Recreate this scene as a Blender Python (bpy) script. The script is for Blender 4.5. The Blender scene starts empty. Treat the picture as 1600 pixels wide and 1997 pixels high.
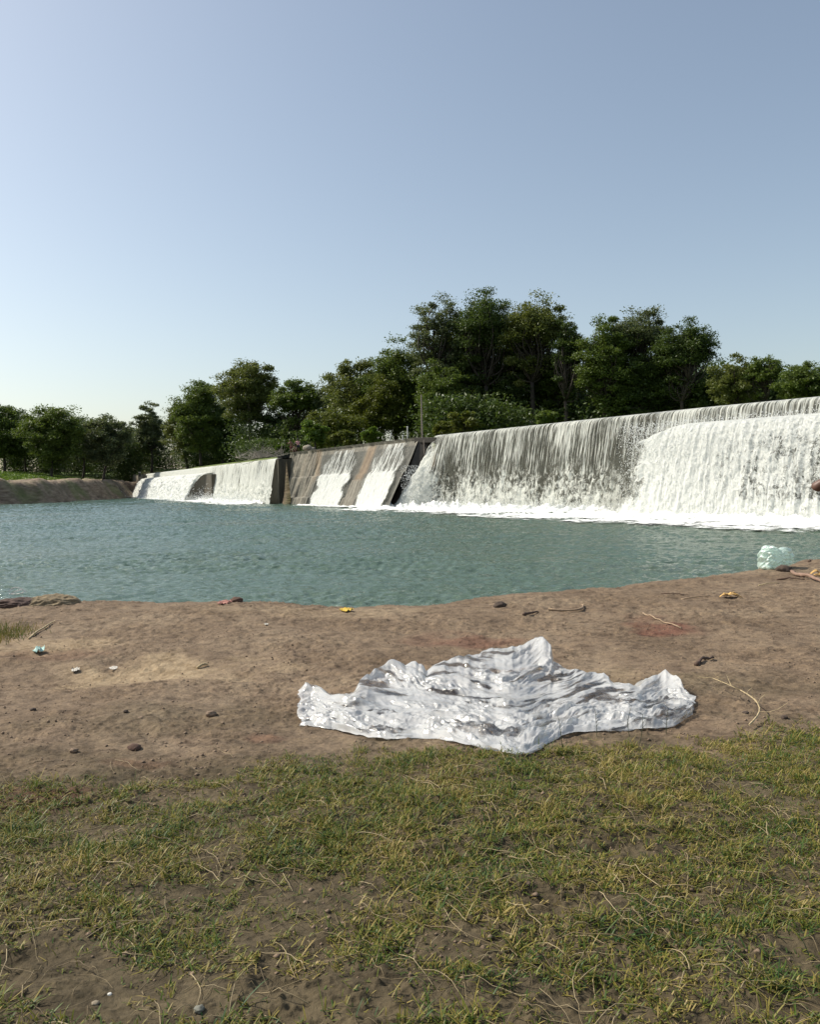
import bpy, math
import numpy as np
# ---------------------------------------------------------------- camera
EYE = np.array([0.0, 0.0, 2.2]); FOC = 1600.0
PITCH = math.atan(58.5/1600); ROLL = math.atan(.0187)
FW = np.array([0, math.cos(PITCH), -math.sin(PITCH)])
R0 = np.array([1.0, 0, 0]); U0 = np.array([0, math.sin(PITCH), math.cos(PITCH)])
RT = R0*math.cos(ROLL) - U0*math.sin(ROLL); UP = U0*math.cos(ROLL) + R0*math.sin(ROLL)
sc = bpy.context.scene
from mathutils import Matrix
cd = bpy.data.cameras.new('camera'); cam = bpy.data.objects.new('camera', cd); sc.collection.objects.link(cam)
cd.sensor_fit = 'HORIZONTAL'; cd.sensor_width = 36; cd.lens = 36*FOC/1600; cd.clip_end = 5000; cd.clip_start = .05
cam.matrix_world = Matrix(((RT[0], UP[0], -FW[0], EYE[0]), (RT[1], UP[1], -FW[1], EYE[1]), (RT[2], UP[2], -FW[2], EYE[2]), (0, 0, 0, 1)))
sc.camera = cam
# ---------------------------------------------------------------- light
SUN_AZ = math.radians(-76)      # compass from +Y, negative = left
SUN_EL = math.radians(46)
w = bpy.data.worlds.new("World"); sc.world = w; w.use_nodes = True
nt = w.node_tree; bg = nt.nodes['Background']
sky = nt.nodes.new('ShaderNodeTexSky'); sky.sky_type = 'NISHITA'; sky.sun_disc = False
sky.sun_elevation = SUN_EL; sky.sun_rotation = SUN_AZ
sky.air_density = 1.0; sky.dust_density = 2.3; sky.ozone_density = 1.0; sky.altitude = 200
tn = nt.nodes.new('ShaderNodeMix'); tn.data_type = 'RGBA'; tn.blend_type = 'MULTIPLY'; tn.inputs[0].default_value = 1; tn.inputs[7].default_value = (1.09, 1.045, .94, 1)
nt.links.new(sky.outputs[0], tn.inputs[6]); hs = nt.nodes.new('ShaderNodeHueSaturation'); hs.inputs['Saturation'].default_value = .86; nt.links.new(tn.outputs[2], hs.inputs['Color']); nt.links.new(hs.outputs[0], bg.inputs[0]); bg.inputs[1].default_value = 0.128
sd = bpy.data.lights.new('sun', 'SUN'); sd.energy = 3.9; sd.angle = math.radians(.55); sd.color = (1, .94, .82)
sun = bpy.data.objects.new('sun', sd); sc.collection.objects.link(sun)
sdir = (math.sin(SUN_AZ)*math.cos(SUN_EL), math.cos(SUN_AZ)*math.cos(SUN_EL), math.sin(SUN_EL))
from mathutils import Vector
sun.rotation_euler = Vector(sdir).to_track_quat('Z', 'Y').to_euler(); sun.location = (-40, 20, 60)
sc.view_settings.view_transform = 'Standard'; sc.view_settings.look = 'None'
sc.view_settings.exposure = 0.35; sc.view_settings.gamma = 1
sc.view_settings.use_curve_mapping = False
sc.cycles.transparent_max_bounces = 24
sc.cycles.max_bounces = 8

# ---------------------------------------------------------------- helpers
def at(px, py, z=None, Y=None):
    """point seen at a photo pixel, on the level z or at the depth Y (metres)"""
    d = FW + RT*(px-800)/FOC + UP*(998.5-py)/FOC
    t = (z-EYE[2])/d[2] if z is not None else Y/d[1]
    return EYE + d*t

def _h(ix, iy, seed):
    n = (ix.astype(np.int64)*374761393 + iy.astype(np.int64)*668265263 + seed*1274126177) & 0xffffffff
    n = ((n ^ (n >> 13))*1103515245) & 0xffffffff
    n = ((n ^ (n >> 15))*2246822519) & 0xffffffff
    return (n ^ (n >> 16)) / 4294967295.0
def perlin(x, y, seed=0):
    x = np.asarray(x, float); y = np.asarray(y, float)
    x0 = np.floor(x); y0 = np.floor(y); fx = x-x0; fy = y-y0
    ux = fx*fx*fx*(fx*(fx*6-15)+10); uy = fy*fy*fy*(fy*(fy*6-15)+10)
    def g(ox, oy):
        a = _h(x0+ox, y0+oy, seed)*2*np.pi
        return np.cos(a)*(fx-ox) + np.sin(a)*(fy-oy)
    return 1.5*((g(0,0)*(1-ux)+g(1,0)*ux)*(1-uy) + (g(0,1)*(1-ux)+g(1,1)*ux)*uy)
def fbm(x, y, seed=0, oct=4, gain=.5, lac=2.03):
    s = 0; a = 1
    for k in range(oct):
        s = s + a*perlin(x, y, seed+k*17); x = x*lac+3.1; y = y*lac-1.7; a *= gain
    return s
def ridge(x, y, seed=0, oct=4, gain=.5):
    s = 0; a = 1
    for k in range(oct):
        s = s + a*(1-np.abs(perlin(x, y, seed+k*31))*2); x = x*2.1+5; y = y*2.1+2; a *= gain
    return s
def sstep(a, b, x):
    t = np.clip((x-a)/(b-a), 0, 1); return t*t*(3-2*t)

def tag(o, label=None, cat=None, group=None, kind=None):
    if label: o['label'] = label
    if cat: o['category'] = cat
    if group: o['group'] = group
    if kind: o['kind'] = kind
    return o
def link(o, parent=None):
    sc.collection.objects.link(o)
    if parent is not None: o.parent = parent
    return o
def empty(name, loc):
    o = bpy.data.objects.new(name, None); o.location = loc; o.empty_display_size = .3
    return link(o)
def mesh_np(name, V, F, mat, parent=None, smooth=False, origin=None, uv=None, attrs=None):
    """V (n,3) world coordinates; F (m,k) one face size"""
    V = np.asarray(V, float); F = np.asarray(F, np.int32)
    loc = np.zeros(3)
    if parent is not None: loc = np.array(parent.location)
    elif origin is not None: loc = np.array(origin, float)
    me = bpy.data.meshes.new(name)
    k = F.shape[1]
    me.vertices.add(len(V)); me.vertices.foreach_set('co', (V-loc).astype(np.float32).ravel())
    me.loops.add(F.size); me.loops.foreach_set('vertex_index', F.ravel())
    me.polygons.add(len(F)); me.polygons.foreach_set('loop_start', np.arange(0, F.size, k, dtype=np.int32))
    if smooth: me.polygons.foreach_set('use_smooth', np.ones(len(F), bool))
    if uv is not None:
        l = me.uv_layers.new(name='UVMap'); l.data.foreach_set('uv', np.asarray(uv, np.float32)[F.ravel()].ravel())
    if attrs:
        for an, av in attrs.items():
            at_ = me.attributes.new(an, 'FLOAT', 'POINT'); at_.data.foreach_set('value', np.asarray(av, np.float32).ravel())
    me.update(calc_edges=True); me.validate()
    me.materials.append(mat)
    o = bpy.data.objects.new(name, me)
    if parent is None and origin is not None: o.location = loc
    return link(o, parent)
def gridF(nr, nc):
    i = np.arange(nr-1)[:, None]*nc + np.arange(nc-1)[None]
    return np.stack([i, i+1, i+nc+1, i+nc], -1).reshape(-1, 4)
class MB:
    """collects mixed pieces and links them as one mesh"""
    def __init__(s): s.v = []; s.f = []
    def add(s, V, F):
        b = len(s.v); s.v += [tuple(map(float, p)) for p in V]; s.f += [tuple(int(i)+b for i in q) for q in F]
    def tube(s, pts, rad, n=7, cap=True):
        pts = np.asarray(pts, float); rad = np.broadcast_to(rad, (len(pts),))
        V = []; T = np.gradient(pts, axis=0); ref = np.array([.3, .2, .93])
        for p, t, r in zip(pts, T, rad):
            t = t/(np.linalg.norm(t)+1e-9)
            a = np.cross(t, ref)
            if np.linalg.norm(a) < .1: a = np.cross(t, [1, 0, 0])
            a /= np.linalg.norm(a); b = np.cross(t, a)
            for k in range(n):
                an = 2*math.pi*k/n; V.append(p + r*(a*math.cos(an)+b*math.sin(an)))
        F = []
        for i in range(len(pts)-1):
            for k in range(n):
                F.append((i*n+k, i*n+(k+1) % n, (i+1)*n+(k+1) % n, (i+1)*n+k))
        if cap: F.append(tuple(range(n))[::-1]); F.append(tuple((len(pts)-1)*n+k for k in range(n)))
        s.add(V, F)
    def hexa(s, p):   # 8 corners: bottom 4 then top 4
        s.add(p, [(3,2,1,0), (4,5,6,7), (0,1,5,4), (1,2,6,5), (2,3,7,6), (3,0,4,7)])
    def build(s, name, mat, parent=None, smooth=False, bevel=0, origin=None):
        loc = np.array(parent.location) if parent is not None else (np.array(origin, float) if origin is not None else np.zeros(3))
        me = bpy.data.meshes.new(name); me.from_pydata([tuple(np.array(p)-loc) for p in s.v], [], s.f); me.materials.append(mat)
        if smooth: me.polygons.foreach_set('use_smooth', np.ones(len(me.polygons), bool))
        me.update(); o = bpy.data.objects.new(name, me)
        if parent is None and origin is not None: o.location = loc
        if bevel:
            m = o.modifiers.new('b', 'BEVEL'); m.width = bevel; m.segments = 2
        return link(o, parent)

# node helper --------------------------------------------------------
class NM:
    def __init__(s, name):
        s.m = bpy.data.materials.new(name); s.m.use_nodes = True; s.t = s.m.node_tree; s.t.nodes.clear()
        s.out = s.n('OutputMaterial')
    def n(s, ty, **kw):
        nd = s.t.nodes.new('ShaderNode'+ty)
        for k, v in kw.items(): setattr(nd, k, v)
        return nd
    def l(s, a, b): s.t.links.new(a, b)
    def put(s, sock, v):
        if v is None: return
        if hasattr(v, 'links') or isinstance(v, bpy.types.NodeSocket): s.l(v, sock)
        else: sock.default_value = v
    def coord(s, kind='Object'): return s.n('TexCoord').outputs[kind]
    def mapp(s, vec, scale=(1,1,1), loc=(0,0,0), rot=(0,0,0)):
        m = s.n('Mapping'); s.l(vec, m.inputs[0]); m.inputs['Scale'].default_value = scale; m.inputs['Location'].default_value = loc; m.inputs['Rotation'].default_value = rot
        return m.outputs[0]
    def noise(s, vec, scale=5, detail=4, rough=.55, dist=0, lac=2.0):
        nd = s.n('TexNoise'); s.l(vec, nd.inputs['Vector']); nd.inputs['Scale'].default_value = scale
        nd.inputs['Detail'].default_value = detail; nd.inputs['Roughness'].default_value = rough; nd.inputs['Distortion'].default_value = dist
        nd.inputs['Lacunarity'].default_value = lac
        return nd.outputs['Fac']
    def voro(s, vec, scale=5, feature='F1', out='Distance', rand=1):
        nd = s.n('TexVoronoi'); nd.feature = feature; s.l(vec, nd.inputs['Vector']); nd.inputs['Scale'].default_value = scale
        nd.inputs['Randomness'].default_value = rand
        return nd.outputs[out]
    def math(s, op, a, b=None, clamp=False):
        nd = s.n('Math', operation=op); nd.use_clamp = clamp; s.put(nd.inputs[0], a); s.put(nd.inputs[1], b); return nd.outputs[0]
    def ramp(s, fac, stops, interp='LINEAR'):
        nd = s.n('ValToRGB'); nd.color_ramp.interpolation = interp; s.l(fac, nd.inputs[0]); e = nd.color_ramp.elements
        while len(e) < len(stops): e.new(.5)
        for el, (p, c) in zip(e, stops):
            el.position = p; el.color = (*c, 1) if len(c) == 3 else c
        return nd.outputs[0]
    def mr(s, v, a, b, c=0., d=1.):
        nd = s.n('MapRange'); s.put(nd.inputs[0], v); nd.inputs[1].default_value = a; nd.inputs[2].default_value = b
        nd.inputs[3].default_value = c; nd.inputs[4].default_value = d; return nd.outputs[0]
    def mix(s, fac, a, b, mode='MIX'):
        nd = s.n('Mix', data_type='RGBA', blend_type=mode); s.put(nd.inputs[0], fac); s.put(nd.inputs[6], a if not isinstance(a, tuple) else (*a, 1)); s.put(nd.inputs[7], b if not isinstance(b, tuple) else (*b, 1))
        return nd.outputs[2]
    def attr(s, name): return s.n('Attribute', attribute_name=name).outputs['Fac']
    def bump(s, h, strength=.5, dist=.02, normal=None):
        nd = s.n('Bump'); s.l(h, nd.inputs['Height']); nd.inputs['Strength'].default_value = strength; nd.inputs['Distance'].default_value = dist
        if normal is not None: s.l(normal, nd.inputs['Normal'])
        return nd.outputs[0]
    def bsdf(s, col, rough=.8, normal=None, **kw):
        b = s.n('BsdfPrincipled'); s.put(b.inputs['Base Color'], (*col, 1) if isinstance(col, tuple) else col); s.put(b.inputs['Roughness'], rough)
        if normal is not None: s.l(normal, b.inputs['Normal'])
        for k, v in kw.items(): s.put(b.inputs[k.replace('_', ' ')], v)
        return b.outputs[0]
    def mixs(s, fac, a, b):
        nd = s.n('MixShader'); s.put(nd.inputs[0], fac); s.l(a, nd.inputs[1]); s.l(b, nd.inputs[2]); return nd.outputs[0]
    def done(s, sh): s.l(sh, s.out.inputs[0]); return s.m
def simple(name, col, rough=.8, var=.25, scale=20, bump=.3, bd=.01, **kw):
    m = NM(name); c = m.coord(); n = m.noise(c, scale, 5)
    col2 = tuple(x*(1-var) for x in col); col3 = tuple(min(1, x*(1+var)) for x in col)
    return m.done(m.bsdf(m.ramp(n, [(.3, col2), (.7, col3)]), rough, m.bump(n, bump, bd), **kw))

# ---------------------------------------------------------------- plan of the place
def near_crest(X):
    xs = [-60, -30, -12, -5.3, -4.3, -2.6, -.62, .3, 1.28, 2.72, 4.5, 6.9, 12, 20, 60]
    ys = [6, 9, 10.3, 10.43, 10.63, 10.17, 9.58, 9.72, 10.35, 10.9, 12.0, 13.75, 16.5, 19, 20]
    return np.interp(X, xs, ys)
def near_h(X, Y, detail=True):
    c = near_crest(X) + .12*perlin(X*1.1, X*0+3, 5) + .05*fbm(X*4, X*0+1, 6, 4, .6)
    d = c - Y
    z = np.interp(Y, [-8, 0, 2, 3.5, 5, 6.6, 8, 9.5, 16], [1.0, .98, .93, .87, .78, .72, .74, .78, .80])
    z = z + .05*sstep(3, 0, np.hypot((X+2.6)/1.6, (Y-8.3)/1.1)*1.5)     # low hump at the left
    z = z - .05*sstep(1, 0, np.hypot((X+2.6)/2.0, (Y-6.4)/.7))
    z = z - sstep(-.05, -2.6, d)*1.9 - .05*sstep(.5, -.1, d)
    z = z + .03*fbm(X*.7, Y*.7, 11, 3)
    if detail:
        a = sstep(-.5, .3, fbm(X*.9, Y*.9, 91, 3))*.7+.45
        z = z + a*.015*fbm(X*4.2, Y*5.2, 21, 3) + a*.013*np.maximum(0, fbm(X*17, Y*25, 41, 3, .62)-.02) - a*.010*np.maximum(0, ridge(X*7, Y*12, 61, 3)-1.15)
    return z
CR = np.array([(2.3, 71.4), (7.95, 62.4), (12.4, 55.0), (17.3, 47.3), (21.3, 42.0), (27.5, 34.5), (32, 29.5)])
LC = np.array([(-59.0, 184.0), (-45, 154.5), (-28, 119.2), (-14.4, 90.4)])
LWT = np.array([(-150, 90), (-90, 105), (-68, 113), (-58.6, 117.2), (-55.5, 126), (-55.2, 143), (-55.5, 160), (-61.0, 184)])

def line_eval(P, t):
    s = np.r_[0, np.cumsum(np.hypot(*np.diff(P, axis=0).T))]
    L = s[-1]; tt = np.asarray(t)*L
    # smooth polyline
    x = np.interp(tt, s, P[:, 0]); y = np.interp(tt, s, P[:, 1])
    e = .03*L
    x = (np.interp(tt-e, s, P[:, 0])+np.interp(tt+e, s, P[:, 0])+x)/3*1.0 if False else x
    return np.stack([x, y], -1), L

# ---------------------------------------------------------------- materials: ground
def ground_mat():
    m = NM('soil'); c = m.coord()
    n1 = m.noise(c, 1.1, 6, .6); n2 = m.noise(c, 9, 8, .65, .4); n3 = m.noise(c, 60, 5, .6)
    col = m.ramp(n1, [(.3, (.142, .103, .070)), (.5, (.184, .137, .096)), (.68, (.220, .170, .12))])
    fine = m.ramp(n2, [(.32, (.45, .42, .40)), (.5, (.95, .93, .9)), (.7, (1.25, 1.22, 1.12))])
    col = m.mix(1., col, fine, 'MULTIPLY')
    f3 = m.ramp(n3, [(.35, (.75, .75, .75)), (.65, (1.2, 1.2, 1.2))]); col = m.mix(.8, col, f3, 'MULTIPLY')
    col = m.mix(m.math('MULTIPLY', m.attr('dark_soil'), .85), col, m.ramp(n2, [(.3, (.026, .022, .011)), (.7, (.078, .065, .034))]))
    col = m.mix(m.math('MULTIPLY', m.attr('pale'), .8), col, m.ramp(n2, [(.3, (.21, .15, .085)), (.65, (.40, .31, .20))]))
    col = m.mix(m.math('MULTIPLY', m.attr('red'), .6), col, m.ramp(n2, [(.3, (.07, .02, .015)), (.7, (.19, .06, .042))]))
    h = m.math('ADD', m.math('MULTIPLY', m.noise(c, 26, 7, .62, .3), 1.0), m.math('MULTIPLY', n3, .35))
    nb = m.bump(h, .85, .014)
    v = m.voro(m.mapp(c, (1, 1.3, 1)), 34, 'SMOOTH_F1'); nb = m.bump(v, .35, .006, nb)
    return m.done(m.bsdf(col, .93, nb, **{'Specular_IOR_Level': .2}))
M_SOIL = ground_mat()
def far_ground_mat():
    m = NM('far_soil'); c = m.coord(); g = m.attr('grass')
    n = m.noise(m.mapp(c, (.35, .35, 1.6)), 1.6, 8, .68, .5); n2 = m.noise(c, .5, 6, .6)
    soil = m.ramp(n, [(.3, (.05, .032, .024)), (.42, (.155, .112, .078)), (.58, (.26, .20, .142)), (.75, (.36, .29, .21))])
    soil = m.mix(m.mr(n2, .5, .7), soil, (.12, .105, .06))
    gr = m.ramp(m.noise(c, 2.2, 6, .65), [(.3, (.06, .10, .02)), (.6, (.13, .19, .035)), (.8, (.21, .21, .07))])
    return m.done(m.bsdf(m.mix(g, soil, gr), .95, m.bump(n, .9, .25)))
M_FAR = far_ground_mat()

# ---------------------------------------------------------------- near bank
def build_near_bank():
    nr, nc = 1150, 860
    tv = np.linspace(0, 1, nr); Yr = 1.25*(17.5/1.25)**tv
    uu = np.linspace(-1, 1, nc); uu = .62*uu + .35*uu**5
    Y = np.repeat(Yr[:, None], nc, 1); X = uu[None]*(Y+.7)*1.15
    Z = near_h(X, Y)
    nz = fbm(X*2.2, Y*2.2, 77, 4)
    def blob(px, py, rx, ry, z=.8):
        p = at(px, py, z=z); return sstep(1.25, .35, np.hypot((X-p[0])/rx, (Y-p[1])/ry)+.55*nz)
    red = np.maximum.reduce([blob(1290, 1213, .34, .42), .7*blob(925, 1237, .34, .35), .4*blob(1260, 1195, .2, .25), .35*blob(830, 1235, .3, .3), .3*blob(110, 1265, .5, .2),
                             .5*blob(60, 1545, .3, .2, .9), .6*blob(1110, 1890, .06, .03, .92), .3*blob(270, 1460, .2, .1, .9), .45*blob(520, 1440, .12, .1)])
    pale = np.maximum.reduce([1.0*blob(310, 1288, .95, .42), .7*blob(90, 1250, .8, .4), .35*blob(1150, 1300, .6, .3), .3*blob(620, 1190, 1.5, .5)])
    dark_soil = sstep(4.9, 3.3, Y+.55*nz+.0*X)*.9  # soil turns darker and more olive towards the viewer
    dark_soil = np.maximum(dark_soil, .45*blob(1350, 1330, 1.1, .6)); dark_soil = np.maximum(dark_soil, .4*blob(380, 1400, 1.3, .5))
    dark_soil = np.maximum(dark_soil, sstep(-.15, -.9, near_crest(X)-Y)*.7)
    F = gridF(nr, nc); V = np.stack([X, Y, Z], -1).reshape(-1, 3)
    o = mesh_np('ground', V, F, M_SOIL, smooth=True, attrs=dict(red=red, pale=pale, dark_soil=dark_soil))
    tag(o, 'bare brown earth bank with clods sloping to the pool', 'ground', kind='structure')
    # the rest of the bank, around and behind the viewer
    xs = np.linspace(-60, 60, 240); ys = np.linspace(-14, 22, 90)
    X, Y = np.meshgrid(xs, ys)
    Z = near_h(X, Y, False) - .05
    hide = (np.abs(X) < (Y+.7)*1.10) & (Y > 1.3) & (Y < 17.0)
    Z = np.where(hide, Z-.45, Z)
    o = mesh_np('ground', np.stack([X, Y, Z], -1).reshape(-1, 3), gridF(90, 240), M_SOIL, smooth=True,
                attrs=dict(red=X*0, pale=X*0, dark_soil=sstep(5, 3, Y)*.7))
    tag(o, 'brown earth bank going on to both sides', 'ground', kind='structure')
build_near_bank()

# ---------------------------------------------------------------- far terrain: river bed, left bank, land above the dam
def poly_side(P, X, Y):
    """signed distance to polyline; positive on its right-hand side when walking from first to last point ... (cross < 0)"""
    best = np.full(X.shape, 1e9); sg = np.zeros(X.shape)
    for a, b in zip(P[:-1], P[1:]):
        d = b-a; L2 = d@d
        t = np.clip(((X-a[0])*d[0]+(Y-a[1])*d[1])/L2, 0, 1)
        dx = X-(a[0]+t*d[0]); dy = Y-(a[1]+t*d[1]); dd = np.hypot(dx, dy)
        s = d[0]*dy-d[1]*dx
        m = dd < best; best = np.where(m, dd, best); sg = np.where(m, s, sg)
    return best*np.sign(sg)
DAM = np.vstack([[-61, 188], LC[1:], [[-12.6, 91.6], [1.8, 73.2]], CR, [[60, 2]]])
def far_h(X, Y):
    sd_ = poly_side(DAM, X, Y)                 # + behind the dam (upstream)
    sl = poly_side(LWT, X, Y)                  # + on land at the left
    up = 4.7 + 1.6*sstep(4.5, 9, sd_) + .5*fbm(X*.04, Y*.04, 3, 3)*sstep(14, 40, sd_) + 2*sstep(60, 300, sd_)
    leftd = 3.9*sstep(-.3, 3.2, sl + .9*fbm(X*.12, Y*.12, 8, 3)) + 2.0*sstep(6, 26, sl) - .3
    ero = sstep(0, 2.5, sl)*sstep(14, 5, sl)
    leftd = leftd + ero*(.45*fbm(X*.16, Y*.16, 19, 5, .6) + .25*ridge(X*.3, Y*.5, 14, 3)-.3)
    leftd = leftd + .25*fbm(X*.1, Y*.1, 33, 3)*sstep(0, 20, sl)+1.2*sstep(20, 60, sl)
    z = np.where(sl > -.6, leftd, -1.5)
    z = np.where((sd_ > 1.0) & ((sl <= -.6)|(X > -58)), up*sstep(1.0, 2.0, sd_)-1.5*(1-sstep(1.0, 2.0, sd_)), z)
    return z, sd_, sl
def build_far():
    ys = np.r_[np.linspace(-10, 60, 60), np.linspace(61, 215, 340), np.geomspace(218, 1500, 50)]
    xs = np.r_[-np.geomspace(1500, 151, 30), np.linspace(-150, 60, 420), np.geomspace(62, 1500, 40)]
    X, Y = np.meshgrid(xs, ys)
    Z, sd_, sl = far_h(X, Y)
    Z = np.where((Y < 60) & (sd_ < .3) & (sl <= -.6), -1.6, Z)
    grass = np.where(sl > -1, sstep(9.5, 14, sl+1.2*fbm(X*.2, Y*.2, 2, 3)), sstep(5, 9, sd_))
    grass = np.maximum(grass, .45*sstep(0, .6, fbm(X*.15, Y*.15, 65, 4)))
    o = mesh_np('terrain', np.stack([X, Y, Z], -1).reshape(-1, 3), gridF(len(ys), len(xs)), M_FAR, smooth=True, attrs=dict(grass=grass))
    tag(o, 'reddish brown eroded far bank with a green strip below the trees', 'ground', kind='structure')
build_far()

# ---------------------------------------------------------------- water
def water_mat():
    m = NM('pool_water'); c = m.coord()
    n1 = m.noise(c, .12, 4, .5); sx = m.n('SeparateXYZ'); m.l(c, sx.inputs[0])
    side = m.math('ADD', m.mr(sx.outputs[0], -25, 14), m.math('MULTIPLY', m.math('SUBTRACT', n1, .5), 1.2), True)
    shal = m.mr(m.noise(m.mapp(c, (.6, 1.6, 1)), .09, 3, .5), .52, .72)
    col = m.mix(side, (.074, .128, .108), (.090, .130, .090))
    col = m.mix(m.math('MULTIPLY', shal, .55), col, (.115, .135, .098))
    b1 = m.noise(m.mapp(c, (1, 2.0, 1), rot=(0, 0, .25)), 2.6, 7, .62, .6)
    b2 = m.noise(m.mapp(c, (1, 1.7, 1), rot=(0, 0, -.2)), 9, 4, .6, .3)
    nb = m.bump(b1, .7, .10); nb = m.bump(b2, .45, .02, nb)
    return m.done(m.bsdf(col, .1, nb, IOR=1.33))
M_WATER = water_mat()
def build_water():
    nr, nc = 900, 700
    Yr = 8.6*(190/8.6)**np.linspace(0, 1, nr); uu = np.linspace(-.72, .72, nc)
    Y = np.repeat(Yr[:, None], nc, 1); X = uu[None]*Y
    amp = np.interp(Y, [8, 20, 45, 120], [.75, 1.0, 1.5, 1.8])
    wx = X+.5*perlin(X*.3, Y*.3, 5); wy = Y+.5*perlin(X*.3, Y*.3, 6)
    r1 = .5-np.abs(perlin(wx*.85+wy*.2, wy*1.6-wx*.15, 7)); r2 = .5-np.abs(perlin(wx*2.2-wy*.4, wy*3.6+wx*.3, 8))
    Z = amp*(.085*r1 + .050*r2 + .026*perlin(X*5, Y*8, 9) + .03*fbm(X*.25, Y*.45, 10, 2)) * (.7+.6*sstep(-.4, .4, fbm(X*.08, Y*.12, 12, 2)))-.03
    V = np.stack([X, Y, Z], -1).reshape(-1, 3)
    o = mesh_np('water', V, gridF(nr, nc), M_WATER, smooth=True)
    tag(o, 'rippled teal green pool below the weir', 'water', kind='structure')
    mb = MB()
    mb.add([(-300, -8, -.35), (300, -8, -.35), (300, 700, -.35), (-300, 700, -.35)], [(0, 1, 2, 3)])
    tag(mb.build('water', M_WATER), 'river water reaching off to the sides', 'water', kind='structure')
build_water()

def fall_mat(name, film=.45, thr=.5, streak=1.0, froth=1.0, white=(.82, .84, .80), gloss=.25):
    """falling water: UV in metres; attributes den (how full) and fro (0 smooth strands, 1 broken froth)"""
    m = NM(name); uv = m.n('UVMap').outputs[0]
    den = m.attr('den'); fro = m.attr('fro')
    s1 = m.noise(m.mapp(uv, (5.6*streak, .08, 1)), 1, 6, .70, .04)
    s2 = m.noise(m.mapp(uv, (9*streak, .8, 1)), 1, 4, .6, .15)
    st = m.math('ADD', m.math('MULTIPLY', s1, .55), m.math('MULTIPLY', s2, .45))
    f1 = m.noise(m.mapp(uv, (3.2*froth, 2.2*froth, 1)), 1, 8, .72, .9)
    f2 = m.noise(m.mapp(uv, (1.1*froth, .30*froth, 1), loc=(7, 3, 0)), 1, 5, .6, .5)
    ft = m.math('ADD', m.math('MULTIPLY', f1, .68), m.math('MULTIPLY', f2, .32))
    mx = m.n('Mix', data_type='FLOAT'); m.l(fro, mx.inputs[0]); m.l(st, mx.inputs[2]); m.l(ft, mx.inputs[3])
    v = m.math('ADD', mx.outputs[0], m.math('MULTIPLY', m.math('SUBTRACT', den, .5), .5))
    mask = m.mr(v, thr-.05, thr+.06)
    edge = m.mr(v, .22, .34)
    fac = m.math('MULTIPLY', m.math('ADD', m.math('MULTIPLY', mask, 1-film), film), edge)
    h = m.math('ADD', v, m.math('MULTIPLY', s2, .2))
    nb = m.bump(h, .9, .22)
    filmc = (.085, .09, .07)
    col = m.mix(mask, filmc, white)
    b = m.bsdf(col, m.mr(mask, 0, 1, .22, .55), nb, IOR=1.33)
    tr = m.n('BsdfTranslucent'); m.put(tr.inputs[0], (*white, 1)); m.l(nb, tr.inputs[1])
    b = m.mixs(m.math('MULTIPLY', mask, .3), b, tr.outputs[0])
    t = m.n('BsdfTransparent')
    return m.done(m.mixs(fac, t.outputs[0], b))
M_CURT = fall_mat('falling_water', .50, .505, white=(.74, .76, .70))
M_FROTH = fall_mat('broken_water', .28, .485, froth=1.25, white=(.82, .84, .80))
M_TRICK = fall_mat('trickling_water', .18, .61, streak=1.1, froth=1.6)

def normals2d(P):
    T = np.gradient(P, axis=0); T /= np.linalg.norm(T, axis=1)[:, None]
    return np.stack([T[:, 1], -T[:, 0]], -1)   # to be flipped towards the viewer by caller
def sheet(name, line, prof, nu, nv, mat, seed, den, fro, t0=0, t1=1, label=None, ridg=.05, frz=.12, skew=None, cat='waterfall', umode=None):
    """line: plan polyline (crest); prof(t, v)-> forward offset, z ; t along, v 0..1 down"""
    t = np.linspace(t0, t1, nu); P, L = line_eval(line, t)
    N = normals2d(P)
    # towards the viewer / downstream
    if (N[nu//2] @ (-P[nu//2])) < 0: N = -N
    N = np.stack([np.convolve(np.pad(N[:, k], 40, 'edge'), np.ones(81)/81, 'valid') for k in (0, 1)], -1)
    v = np.linspace(0, 1, nv)
    T, Vv = np.meshgrid(t, v)
    off, z = prof(T, Vv)
    ua = T*L
    s = np.zeros_like(z); s[1:] = np.cumsum(np.hypot(np.diff(off, axis=0), np.diff(z, axis=0)), 0)
    D = den(T, Vv); Fr = fro(T, Vv)
    rid = (fbm(ua*3.4, s*.08, seed, 3)+.6*perlin(ua*6.5, s*.3, seed+4))*ridg*sstep(0, .5, s)
    frd = fbm(ua*1.6, s*1.1, seed+9, 5, .6)*frz*sstep(.2, 1.5, s)
    off = off + rid*(1-Fr*.5) + frd*Fr
    z = z + frd*Fr*.35
    sk = skew(T, Vv) if skew is not None else 0*T
    dirx = np.gradient(P, axis=0); dirx /= np.linalg.norm(dirx, axis=1)[:, None]
    X = P[None, :, 0] + N[None, :, 0]*off + dirx[None, :, 0]*sk; Y = P[None, :, 1] + N[None, :, 1]*off + dirx[None, :, 1]*sk
    o = mesh_np(name, np.stack([X, Y, z], -1).reshape(-1, 3), gridF(nv, nu), mat, smooth=True,
                uv=np.stack([ua+seed*3.7, -s], -1).reshape(-1, 2), attrs=dict(den=D, fro=Fr))
    tag(o, label, cat, kind='structure')
    return X, Y, z

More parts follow.
